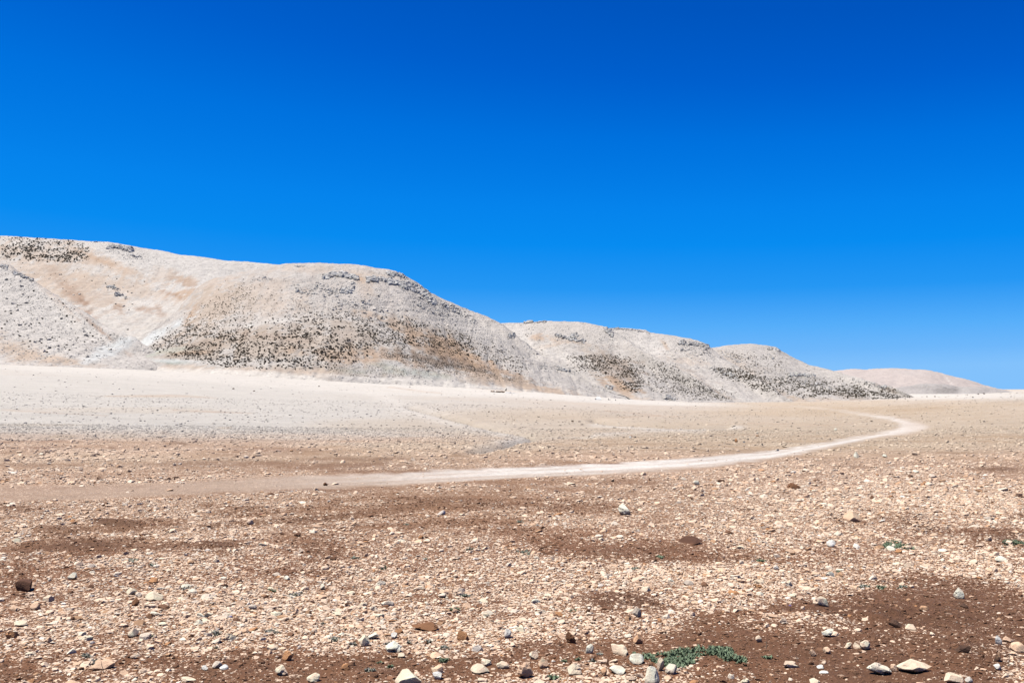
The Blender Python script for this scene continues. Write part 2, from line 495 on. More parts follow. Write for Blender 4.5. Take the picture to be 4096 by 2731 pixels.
def ground_look(px, py, x, Y):
    """soil colour, stone colour and share of stone for points of the plain"""
    n1 = fbm(x / 1.1, Y / 1.1, 4, 101)
    n0 = fbm(x / 0.33, Y / 0.33, 3, 91)
    n2 = fbm(x / 5.0, Y / 3.2, 4, 131)
    nb = 0.7 * n1 + 0.5 * n2 + 0.3 * n0
    n3 = fbm(x / 45., Y / 45., 4, 171)
    dens = np.full(px.shape, 0.41) + 0.42 * n1 * (1 - 0.25 * sstep(9, 13, Y)) + 0.42 * n2 * (1 - 0.6 * sstep(9, 13, Y)) + 0.24 * n0
    soil = np.zeros(px.shape + (3,)) + SOIL
    stone = np.zeros(px.shape + (3,)) + STONE_CREAM
    # zones by distance
    w_mid = sstep(9, 16, Y); w_far = sstep(26, 60, Y + 10 * n2)
    soil = mix(soil, SOIL_TAN, 0.28 * w_mid + 0.32 * sstep(17, 26, Y))
    stone = mix(stone, (0.82, 0.63, 0.49), 0.5 * w_mid * (1 - w_far))
    soil = mix(soil, (0.56, 0.47, 0.39), w_far); stone = mix(stone, STONE_PALE, w_far)
    dens = dens + 0.22 * w_far
    for (cx, cy, rx, ry) in BARE:
        w = blob(px, py, cx, cy, rx, ry, 0, 0.7, 1.6, nb) * np.clip(0.8 + 0.9 * n0, 0.2, 1.2)
        dens = dens * (1 - (0.95 if cx > 3200 else 0.75) * np.clip(w, 0, 1)) + (0.10 if cx > 3200 else 0.05) * w * (1 + n0); soil = mix(soil, (0.215, 0.108, 0.060), w * 0.6)
    for (cx, cy, rx, ry) in DENSE:
        w = blob(px, py, cx, cy, rx, ry, 0, 0.55, 1.3, nb)
        dens = dens + 0.28 * w
    nm = fbm(x / 3.4, Y / 2.0, 4, 151)
    mid_w = sstep(10, 15, Y) * (1 - sstep(34, 60, Y))
    dens = dens + 0.42 * nm * mid_w
    soil = mix(soil, (0.24, 0.128, 0.075), np.clip(-nm * 2.4 - 0.2, 0, 0.75) * mid_w)
    # the broad apron of bare dark soil at the lower right, and thinner cover farther out
    w = blob(px, py, 3780, 2560, 820, 230, -6, 0.35, 0.55, nb)
    dens = dens * (1 - 0.72 * w) + 0.03 * w; soil = mix(soil, (0.185, 0.092, 0.052), 0.75 * w)
    w = blob(px, py, 3150, 2680, 420, 110, 0, 0.5, 0.6, nb)
    dens = dens * (1 - 0.6 * w)
    # brown belt in front of the track
    belt = blob(px, py, 900, 2080, 1700, 120, -2.0, 0.5, 0.3, n2)
    dens = dens - 0.07 * belt
    soil = mix(soil, (0.34, 0.20, 0.115), 0.4 * belt)
    # far plain: white dust fan, tan tracts
    w = sstep(30, 60, Y)
    fan = blob(px, py, 500, 1605, 1600, 195, 0, 0.5, 0.4, n3) * w
    soil = mix(soil, DUST * 0.97, fan * 0.85); stone = mix(stone, (0.755, 0.732, 0.69), fan)
    for (cx, cy, rx, ry, k) in ((3600, 1720, 900, 110, .75), (2300, 1700, 600, 60, .45), (3300, 1640, 500, 26, .7), (3900, 1640, 500, 36, .55), (3615, 1648, 60, 13, .6), (3450, 1638, 260, 10, .5),
                                (2100, 1655, 420, 26, .35), (2750, 1770, 700, 45, .5), (900, 1870, 900, 45, .85), (200, 1860, 500, 35, .7),
                                (1750, 1800, 420, 35, .55), (1500, 1700, 260, 26, .35), (2620, 1722, 130, 9, .5), (620, 1583, 200, 5, .35),
                                (500, 1640, 300, 9, .25), (160, 1700, 200, 6, .3), (900, 1712, 30, 4, .5), (250, 1745, 60, 5, .45), (480, 1745, 60, 4, .4)):
        b = blob(px, py, cx, cy, rx, ry, 0, 0.55, 0.6, n3) * sstep(18, 34, Y) * k
        soil = mix(soil, (0.52, 0.395, 0.275), b); stone = mix(stone, (0.80, 0.68, 0.53), b); dens = dens - 0.12 * b
    for (cx, cy, rx, ry, k) in ((650, 1490, 900, 26, .6), (1750, 1545, 500, 18, .8), (2300, 1590, 560, 15, .95), (3800, 1580, 420, 18, .9), (1500, 1560, 500, 14, .6)):
        b = blob(px, py, cx, cy, rx, ry, 3 if cx < 2500 else 0, 0.5, 0.3, n3) * sstep(90, 150, Y) * k
        soil = mix(soil, (0.80, 0.765, 0.715), b); stone = mix(stone, (0.84, 0.805, 0.755), b)
    for c in CHANNELS:
        d = np.exp(-(line_dist(px, py, c, 3.0) / 15.0) ** 2) * sstep(25, 40, Y)
        soil = mix(soil, (0.42, 0.35, 0.265), d * 0.5); stone = mix(stone, (0.52, 0.45, 0.35), d * 0.5)
    for c, wd in PALE_LINES:
        d = np.exp(-(line_dist(px, py, c, 3.0) / wd) ** 2) * sstep(25, 40, Y) * (0.75 + 0.5 * n2)
        soil = mix(soil, (0.82, 0.78, 0.73), np.clip(d * 0.75, 0, 1)); stone = mix(stone, (0.86, 0.82, 0.77), np.clip(d * 0.75, 0, 1))
    for c in TAN_LINES:
        d = np.exp(-(line_dist(px, py, c, 4.0) / 10.0) ** 2) * sstep(25, 40, Y) * np.clip(0.7 + 1.2 * n1, 0, 1)
        soil = mix(soil, (0.52, 0.36, 0.25), d * 0.6); stone = mix(stone, (0.66, 0.50, 0.38), d * 0.6)
    for k, (cx, cy, rx, ry, h) in enumerate(MOUNDS):
        b = np.clip(blob(px, py, cx, cy, rx, ry, 0, 0.7, 1.2, nb) * (0.8 + 0.9 * n0), 0, 1)
        soil = mix(soil, SOIL_DARK if cx > 2500 or cy > 2000 else (0.20, 0.12, 0.08), b * 0.6); dens = dens - 0.20 * b
    d = np.exp(-(line_dist(px, py, BANK, 3.0) / 34.0) ** 2)
    soil = mix(soil, (0.17, 0.09, 0.05), d * 0.6 * np.clip(0.8 + n0, 0, 1)); dens = dens - 0.18 * d
    # the track: pale rolled dust, whiter along its far edge, tan wheel marks
    tw = in_track(px, py, 5.0 * n1 + 4 * n2).astype(float)
    edge = line_dist(px, py, TRACK, 2.0)
    tk = tw * sstep(-4, 30, edge + 16 * n0 + 12 * n1) * (0.25 + 0.75 * sstep(1618, 1695, py)) * np.interp(px, [0, 700, 1700], [0.38, 0.6, 1.0])
    white = sstep(900, 2300, px)
    tc = np.zeros(px.shape + (3,)) + np.array((0.66, 0.53, 0.43))
    tc = mix(tc, (0.99, 0.965, 0.93), white * sstep(0.0, 1.0, np.clip((TRACK_MID(px) + 9 - py) / 22 + 0.75 + 0.5 * n1, 0, 1)))
    tc = mix(tc, (0.66, 0.52, 0.41), sstep(3480, 3700, px) * (0.55 + 0.35 * n1))
    mid_ = TRACK_MID(px); half = np.interp(px, [0, 1400, 2715, 3531], [13, 12, 11, 8])
    rut = np.exp(-((py - mid_ - half) / 4.5) ** 2) + 0.8 * np.exp(-((py - mid_ + half * 0.55) / 4.0) ** 2)
    tc = mix(tc, (0.60, 0.465, 0.365), np.clip(rut * (0.42 + 0.5 * n1) * (px < 3560), 0, 0.7))
    soil = mix(soil, tc, tk * 0.92); stone = mix(stone, tc * 1.03, tk * 0.9); dens = np.where(tk > 0.3, np.clip(dens * 0.55, 0.1, 0.35), dens)
    return np.clip(soil, 0.01, 1.1), np.clip(stone, 0.01, 1.1), np.clip(dens, 0.03, 0.97)


def TRACK_MID(px):
    return np.interp(px, [0, 714, 1400, 2058, 2715, 3080, 3293, 3531, 3700], [1972, 1955, 1922, 1890, 1858, 1822, 1782, 1738, 1712])


def build_ground():
    pxs = np.concatenate([np.arange(-1480, -120, 40), np.arange(-120, 4216, 7), np.arange(4220, 5580, 40)]).astype(float)
    ys = np.concatenate([CAMZ * F / (np.arange(4300, 2800, -14.0) - YH), CAMZ * F / (np.arange(2800, 1705, -3.0) - YH)])
    ys = np.concatenate([ys, np.exp(np.linspace(math.log(ys[-1] * 1.008), math.log(720), 300)), np.exp(np.linspace(math.log(740), math.log(9400), 40))])
    PX, YY = np.meshgrid(pxs, ys)
    Z = ground_z(PX, YY)
    X = (PX - 2048) / F * YY
    PY = YH + (CAMZ - ground_base(PX, YY)) * F / YY
    soil, stone, dens = ground_look(PX, PY, X, YY)
    nr, nc = PX.shape
    V = np.stack([X, YY, Z], -1).reshape(-1, 3)
    idx = np.arange(nr * nc).reshape(nr, nc)
    Q = np.stack([idx[:-1, :-1], idx[:-1, 1:], idx[1:, 1:], idx[1:, :-1]], -1).reshape(-1, 4)
    n1 = fbm(X / 1.1, YY / 1.1, 3, 101)
    inside = in_track(PX, PY, 5 * n1)
    fc = (inside[:-1, :-1] & inside[1:, 1:]).reshape(-1)
    attrs = {'soil': soil.reshape(-1, 3), 'stone': stone.reshape(-1, 3), 'dens': (dens * (0.50 + 0.50 * sstep(9, 20, YY))).reshape(-1)}

    def sub(name, q, label):
        used, inv = np.unique(q, return_inverse=True)
        me = to_mesh(name, V[used], inv.reshape(-1, 4), [M_GROUND], True, {k: a[used] for k, a in attrs.items()})
        return tag(link(name, me), label, None, None, 'structure')
    sub('ground', Q[~fc], 'stony desert plain of brown soil and cream gravel')
    sub('track', Q[fc], 'pale dusty vehicle track curving across the plain')
    # the plain goes on behind the camera
    gx = np.linspace(-60, 60, 61); gy = np.linspace(-60, 2.3, 32)
    GX, GY = np.meshgrid(gx, gy)
    GZ = -0.03 + 0.02 * fbm(GX / 3, GY / 3, 3, 5)
    i2 = np.arange(GX.size).reshape(GX.shape)
    q2 = np.stack([i2[:-1, :-1], i2[:-1, 1:], i2[1:, 1:], i2[1:, :-1]], -1).reshape(-1, 4)
    n = GX.size
    me = to_mesh('ground', np.stack([GX, GY, GZ], -1).reshape(-1, 3), q2, [M_GROUND], True,
                 {'soil': np.tile(SOIL, (n, 1)), 'stone': np.tile(STONE_CREAM, (n, 1)), 'dens': np.full(n, .5)})
    tag(link('ground', me), 'stony desert plain behind the viewpoint', None, None, 'structure')


build_ground()

# ------------------------------------------------------------------ hills: lofts through foot, shoulder and crest lines at their own distances
HILLS = {}


def interp_curve(c, px):
    c = sorted(c)
    xs = [p[0] for p in c]
    return np.interp(px, xs, [p[1] for p in c]), np.interp(px, xs, [p[2] for p in c])


def gsm(a, n):
    if n < 3: return a
    k = np.hanning(n + 2)[1:-1]; k /= k.sum()
    return np.convolve(np.pad(a, n // 2, mode='edge'), k, 'valid')[:len(a)]


def loft(name, curves, px0, px1, step, rows, label, look, amp=1.0, smooth=(15, 15), back=((160, 45), (500, 140))):
    """curves from the foot upwards, each a list of (px, py, Y); the last one is the crest"""
    pxs = np.arange(px0, px1 + step, step).astype(float)
    ks = []
    for i, c in enumerate(curves):
        py, Y = interp_curve(c, pxs)
        n = max(1, int((smooth[1] if i == len(curves) - 1 else smooth[0]) * 6 / step)) | 1
        py = gsm(py, n); Y = gsm(Y, max(n, int(220 / step) | 1))
        ks.append((Y, CAMZ + (YH - py) * Y / F))
    Yc, Zc = ks[-1]
    for dy, dz in back: ks.append((Yc + dy, Zc - dz))
    Yk = np.stack([k[0] for k in ks]); Zk = np.stack([k[1] for k in ks])
    K = len(ks)
    # an extra foot row below the plain
    Yk = np.concatenate([Yk[:1] - 30, Yk]); Zk = np.concatenate([np.minimum(Zk[:1] - 14, -16), Zk]); K += 1
    per = rows + [6, 6]
    out_Y, out_Z, out_t = [], [], []
    per = [4] + per
    for s in range(K - 1):
        n = per[s]
        p0, p1, p2, p3 = max(s - 1, 0), s, s + 1, min(s + 2, K - 1)
        for t in np.linspace(0, 1, n, endpoint=False):
            # cubic Hermite in the profile, tangents limited
            def cr(A):
                m1 = (A[p2] - A[p0]) * 0.5; m2 = (A[p3] - A[p1]) * 0.5
                d = A[p2] - A[p1]
                m1 = np.clip(m1, -2.2 * np.abs(d), 2.2 * np.abs(d)); m2 = np.clip(m2, -2.2 * np.abs(d), 2.2 * np.abs(d))
                t2, t3 = t * t, t * t * t
                return (2 * t3 - 3 * t2 + 1) * A[p1] + (t3 - 2 * t2 + t) * m1 + (-2 * t3 + 3 * t2) * A[p2] + (t3 - t2) * m2
            out_Y.append(cr(Yk)); out_Z.append(cr(Zk)); out_t.append(s + t)
    out_Y.append(Yk[-1]); out_Z.append(Zk[-1]); out_t.append(K - 1)
    YY = np.stack(out_Y); ZZ = np.stack(out_Z)
    XX = (pxs - 2048)[None] / F * YY
    tt = np.array(out_t)[:, None]
    lim = np.clip((len(curves) + 0.1 - tt) / 0.25, 0.15, 1.0)
    a = amp * lim
    ZZ = ZZ + a * (1.7 * fbm(XX / 46, YY / 46, 3, 41, z=ZZ / 46) + 0.8 * fbm(XX / 12, YY / 12, 3, 43, z=ZZ / 12)) + amp * 0.5 * fbm(XX / 3.5, YY / 3.5, 2, 47, z=ZZ / 3.5)
    rill = 1 - np.abs(fbm((XX + 0.35 * ZZ) / 17, ZZ / 95 + YY / 300, 3, 53)) * 2.6
    rill2 = 1 - np.abs(fbm((XX - 0.2 * ZZ) / 6.5, ZZ / 45 + YY / 150, 3, 57)) * 2.6
    bed = fbm(XX / 70, ZZ / 3.2, 3, 59)
    ra = amp * sstep(0, 0.9, len(curves) + 0.05 - tt)
    ZZ = ZZ - ra * (0.9 * np.clip(rill, 0, 1) ** 2 + 0.35 * np.clip(rill2, 0, 1) ** 2) + a * 0.5 * bed
    PX = 2048 + XX * F / YY; PY = YH + (CAMZ - ZZ) * F / YY
    nz = 0.55 * fbm(XX / 20, YY / 20, 4, 61, z=ZZ / 12) + 0.6 * fbm((XX + 0.5 * ZZ) / 5, ZZ / 38, 4, 63); nzs = fbm(XX / 5, YY / 5, 4, 67, z=ZZ / 5)
    soil, rock = look(PX, PY, nz, nzs)
    nr, nc = YY.shape
    idx = np.arange(nr * nc).reshape(nr, nc)
    Q = np.stack([idx[:-1, :-1], idx[:-1, 1:], idx[1:, 1:], idx[1:, :-1]], -1).reshape(-1, 4)
    V = np.stack([XX, YY, ZZ], -1).reshape(-1, 3)
    me = to_mesh(name, V, Q, [M_HILL], True, {'soil': np.clip(soil, .01, 1.0).reshape(-1, 3), 'rock': np.clip(rock, 0, 1).reshape(-1)})
    tag(link('hill', me), label, None, None, 'structure')
    HILLS[name] = BVHTree.FromPolygons(V.tolist(), Q.tolist())


GREY = np.array((0.635, 0.603, 0.575)); WHITE = np.array((0.77, 0.745, 0.715)); TAN = np.array((0.60, 0.49, 0.40))
ORANGE = np.array((0.53, 0.375, 0.26)); BROWN = np.array((0.36, 0.255, 0.18)); DKBROWN = np.array((0.27, 0.20, 0.15))
DRY = np.array((0.48, 0.415, 0.355)); RUST = np.array((0.40, 0.26, 0.18)); MINT = np.array((0.73, 0.765, 0.78)); GREEN = np.array((0.36, 0.42, 0.39))


def looker(base, spots, rock=0.35, rocks=(), foot=None):
    def f(PX, PY, nz, nzs):
        n = 0.7 * nz + 0.7 * nzs
        soil = np.zeros(PX.shape + (3,)) + base
        soil = soil * (1 + 0.10 * nz)[..., None]
        rk = np.full(PX.shape, rock) + 0.25 * n
        for (c, cx, cy, rx, ry, ang, k) in spots:
            w = np.clip(blob(PX, PY, cx, cy, rx, ry, ang, 0.6, 1.5, n) * k * (1 + 0.6 * nzs), 0, 1)
            soil = mix(soil, c, w)
            rk = rk - 0.25 * w
        for (cx, cy, rx, ry, ang, k) in rocks:
            rk = rk + k * blob(PX, PY, cx, cy, rx, ry, ang, 0.5, 0.6, n)
        if foot is not None:                                   # dust of the plain climbing into the foot of the slope
            w = sstep(-4, 12, PY - np.interp(PX, [q[0] for q in foot], [q[1] for q in foot]) + 14 * n)
            soil = mix(soil, (0.80, 0.765, 0.72), w * 0.9); rk = rk - 0.2 * w
        return soil, rk
    return f


# far mountain and the knoll before it
loft('far_mountain', [
    [(2900, 1600, 3600), (4400, 1600, 3600)],
    [(2900, 1560, 4000), (3300, 1540, 4000), (3700, 1535, 4000), (4000, 1575, 4000), (4400, 1590, 4000)],
    [(2900, 1520, 4700), (3200, 1500, 4700), (3317, 1487, 4700), (3412, 1477, 4700), (3472, 1480, 4700), (3555, 1474, 4700), (3650, 1478, 4700), (3721, 1483, 4700),
     (3798, 1502, 4700), (3887, 1526, 4700), (3946, 1547, 4700), (4006, 1560, 4700), (4100, 1572, 4700), (4400, 1590, 4700)]],
    2900, 4400, 8, [30, 40], 'distant pale mauve mountain with a thin white path down its right end',
    looker((0.64, 0.57, 0.545), [((0.78, 0.74, 0.71), 3790, 1515, 45, 3, 52, .7), ((0.63, 0.58, 0.56), 3650, 1490, 60, 10, 0, .5), ((0.45, 0.42, 0.42), 3400, 1540, 150, 16, 0, .5)], 0.1), amp=3.0, smooth=(9, 3), back=((700, 120), (2500, 420)))
loft('knoll', [
    [(3480, 1600, 2100), (4150, 1600, 2100)],
    [(3480, 1585, 2300), (3700, 1560, 2300), (4150, 1590, 2300)],
    [(3480, 1575, 2500), (3560, 1556, 2500), (3620, 1548, 2500), (3680, 1538, 2500), (3740, 1535, 2500), (3800, 1540, 2500), (3830, 1548, 2500), (3930, 1549, 2500), (3980, 1558, 2500), (4150, 1590, 2500)]],
    3480, 4150, 6, [16, 16], 'low grey rocky knoll in front of the distant mountain',
    looker((0.56, 0.53, 0.52), [((0.30, 0.28, 0.27), 3790, 1560, 60, 12, 0, .8), ((0.35, 0.33, 0.32), 3680, 1548, 50, 8, 0, .6), ((0.62, 0.60, 0.58), 3860, 1565, 30, 16, 60, .7)], 0.5), amp=2.0, smooth=(7, 3))

# fourth hill, right of centre
loft('fourth_hill', [
    [(2650, 1640, 900), (3200, 1640, 900), (3700, 1640, 850)],
    [(2650, 1560, 1020), (2842, 1535, 1020), (3000, 1530, 1020), (3200, 1552, 1010), (3400, 1572, 960), (3600, 1590, 900), (3720, 1622, 870)],
    [(2650, 1480, 1200), (2842, 1440, 1200), (3000, 1430, 1200), (3120, 1450, 1170), (3250, 1495, 1120), (3400, 1535, 1040), (3560, 1570, 950), (3720, 1616, 890)],
    [(2650, 1470, 1380), (2760, 1425, 1380), (2842, 1396, 1380), (2908, 1385, 1380), (2997, 1378, 1380), (3056, 1385, 1370), (3108, 1393, 1350), (3127, 1412, 1330), (3175, 1437, 1300),
     (3234, 1464, 1250), (3317, 1487, 1180), (3412, 1511, 1100), (3531, 1541, 1000), (3590, 1559, 950), (3650, 1586, 910), (3720, 1612, 895)]],
    2650, 3720, 5, [50, 60, 60], 'rounded grey hill with dark ledges, farthest right of the near ridge',
    looker(GREY, [(TAN, 2960, 1590, 220, 18, 4, .8), (TAN, 2930, 1480, 120, 50, 20, .5), (BROWN, 3080, 1560, 90, 12, 25, .5), (ORANGE, 3000, 1540, 80, 16, 25, .5), (TAN, 3190, 1600, 200, 12, 2, .7),
                  (DKBROWN, 3560, 1562, 70, 9, 25, .8), (DKBROWN, 3410, 1588, 70, 9, 6, .6), ((.36, .34, .32), 3200, 1510, 90, 12, 8, .6)],
           0.5, [(3200, 1520, 260, 30, 15, .3), (3100, 1400, 70, 14, 10, .4)]), smooth=(15, 3))
# third hill
loft('third_hill', [
    [(2350, 1650, 820), (2800, 1650, 820), (3200, 1650, 820)],
    [(2350, 1560, 930), (2600, 1520, 930), (2750, 1530, 930), (2900, 1575, 900), (3060, 1615, 870), (3200, 1630, 850)],
    [(2350, 1440, 1080), (2500, 1410, 1080), (2650, 1430, 1060), (2780, 1460, 1030), (2900, 1510, 980), (3050, 1590, 900), (3200, 1625, 870)],
    [(2350, 1335, 1220), (2423, 1316, 1220), (2470, 1313, 1220), (2508, 1315, 1220), (2584, 1323, 1220), (2598, 1332, 1220), (2640, 1339, 1210), (2700, 1347, 1200), (2759, 1357, 1190),
     (2820, 1376, 1170), (2845, 1395, 1150), (2896, 1434, 1100), (2990, 1490, 1010), (3120, 1580, 900), (3200, 1622, 880)]],
    2350, 3200, 5, [50, 60, 60], 'pale middle hill with a flat rocky rim on its skyline',
    looker(GREY * 1.04, [(WHITE, 2620, 1390, 90, 40, 40, .6), (TAN, 2660, 1380, 30, 8, 60, .8), (TAN, 2750, 1440, 60, 20, 20, .5), (BROWN, 2760, 1535, 110, 40, 25, .75), (ORANGE, 2850, 1590, 120, 14, 14, .6),
                         (WHITE, 2900, 1560, 160, 9, 25, .5), (GREY * .9, 2800, 1600, 120, 12, 0, .7), (TAN, 2640, 1500, 50, 60, 0, .4)], 0.4, [(2790, 1385, 60, 16, 15, .4), (2640, 1480, 60, 60, 0, .2)]), smooth=(15, 3))
# second hill
loft('second_hill', [
    [(1850, 1640, 700), (2400, 1640, 700), (2950, 1640, 720)],
    [(1850, 1560, 800), (2083, 1500, 830), (2300, 1530, 790), (2450, 1540, 770), (2600, 1550, 780), (2800, 1590, 780), (2950, 1625, 780)],
    [(1850, 1420, 960), (2083, 1395, 960), (2250, 1405, 930), (2400, 1420, 910), (2520, 1450, 900), (2650, 1500, 860), (2800, 1560, 820), (2950, 1620, 790)],
    [(1850, 1310, 1090), (1955, 1298, 1090), (2019, 1294, 1090), (2100, 1295, 1090), (2125, 1290, 1090), (2189, 1286, 1080), (2317, 1289, 1070), (2380, 1300, 1050), (2423, 1312, 1040),
     (2455, 1330, 1020), (2508, 1360, 980), (2572, 1407, 930), (2700, 1470, 880), (2819, 1540, 840), (2937, 1610, 800), (2950, 1618, 795)]],
    1850, 2950, 5, [50, 60, 60], 'grey rounded hill behind the right shoulder of the big hill',
    looker(GREY, [(WHITE, 2060, 1345, 90, 40, 30, .7), (ORANGE, 2150, 1352, 26, 12, 0, .7), (ORANGE, 2230, 1358, 60, 10, 10, .5), (TAN, 2190, 1385, 70, 8, -10, .6), (TAN, 2330, 1370, 40, 6, 20, .5),
                  (DRY, 2450, 1470, 120, 60, 30, .6), (BROWN, 2480, 1490, 90, 60, 40, .45), (ORANGE, 2480, 1540, 70, 26, 20, .65), (TAN, 2530, 1590, 100, 12, 10, .7), (MINT * .85, 2465, 1575, 40, 5, 25, .6), (WHITE, 2240, 1420, 120, 14, 15, .5)],
           0.4, [(2300, 1350, 60, 20, 0, .3), (2450, 1340, 40, 14, 30, .4), (2280, 1480, 60, 14, 20, .3)]), smooth=(15, 3))
# left back hill
loft('back_hill', [
    [(-900, 1420, 800), (0, 1420, 800), (531, 1425, 700), (787, 1350, 860), (1500, 1400, 900)],
    [(-900, 1260, 960), (0, 1230, 960), (300, 1310, 860), (531, 1375, 760), (660, 1310, 840), (787, 1190, 960), (1000, 1160, 1010), (1500, 1250, 1000)],
    [(-900, 1130, 1100), (0, 1100, 1100), (250, 1130, 1070), (450, 1180, 1020), (600, 1180, 1010), (787, 1120, 1060), (1000, 1100, 1100), (1500, 1200, 1100)],
    [(-900, 930, 1300), (-300, 938, 1300), (0, 946, 1300), (170, 954, 1290), (361, 965, 1280), (425, 968, 1275), (527, 983, 1265), (638, 1002, 1250), (723, 1022, 1230), (808, 1037, 1210),
     (893, 1049, 1200), (1000, 1056, 1200), (1100, 1064, 1200), (1250, 1090, 1200), (1500, 1150, 1200)]],
    -900, 1400, 6, [20, 60, 70], 'tall pale hill at the left end with a hollow of rusty streaks',
    looker(WHITE * 0.91, [(TAN, 330, 1130, 380, 110, 22, .22), (TAN, 430, 1055, 200, 24, 22, .85), (ORANGE, 400, 1040, 90, 12, 20, .6), (TAN, 250, 1120, 260, 60, 25, .75), (RUST, 280, 1165, 120, 22, 48, .55), (TAN, 500, 1150, 240, 30, 12, .6),
                          (RUST, 740, 1125, 50, 16, 20, .85), (ORANGE, 800, 1170, 90, 20, -8, .8), (TAN, 700, 1110, 90, 22, 15, .6), (RUST, 480, 1240, 34, 14, 35, .6), (RUST, 570, 1235, 40, 14, 10, .7),
                          (RUST, 640, 1245, 26, 16, 60, .6), (RUST, 330, 1200, 40, 10, 60, .6), (RUST, 670, 1170, 50, 8, 20, .5), (TAN, 0, 1080, 260, 20, 15, .5), (RUST, 440, 1330, 90, 10, 40, .6), (TAN, 160, 1010, 200, 26, 5, .35),
                          (GREY, 520, 1290, 120, 40, 0, .5)], 0.25, [(520, 1010, 90, 26, 15, .35)]), amp=1.1, smooth=(21, 3))
# left front spur
loft('front_spur', [
    [(-900, 1500, 560), (0, 1500, 560), (340, 1500, 570), (531, 1480, 600), (760, 1480, 640)],
    [(-900, 1400, 640), (0, 1395, 640), (200, 1410, 630), (340, 1430, 620), (531, 1440, 630), (760, 1460, 650)],
    [(-900, 1200, 780), (0, 1210, 780), (200, 1280, 740), (340, 1340, 700), (450, 1385, 680), (531, 1410, 660), (760, 1450, 660)],
    [(-900, 960, 960), (-400, 1000, 930), (0, 1054, 900), (43, 1064, 895), (128, 1126, 860), (255, 1203, 810), (361, 1275, 760), (440, 1322, 730), (531, 1366, 700), (620, 1410, 670), (760, 1445, 665)]],
    -900, 760, 6, [30, 60, 70], 'grey stony spur at the left edge in front of the hollow',
    looker(GREY * 1.08, [(TAN, 200, 1180, 170, 14, 45, .7), (WHITE, 330, 1300, 170, 20, 42, .5), (TAN, 60, 1400, 190, 38, 18, .9), (TAN, 250, 1440, 160, 16, 8, .9), (RUST, 400, 1320, 110, 9, 40, .7), (RUST, 250, 1215, 90, 6, 45, .6), (TAN, 60, 1080, 60, 10, 30, .6),
                         (WHITE, 330, 1430, 200, 14, 12, .4), (MINT, 440, 1395, 110, 24, -25, 1), (WHITE, 160, 1230, 230, 90, 35, .55)], 0.42, [(150, 1200, 200, 90, 40, .25)]), smooth=(15, 5))
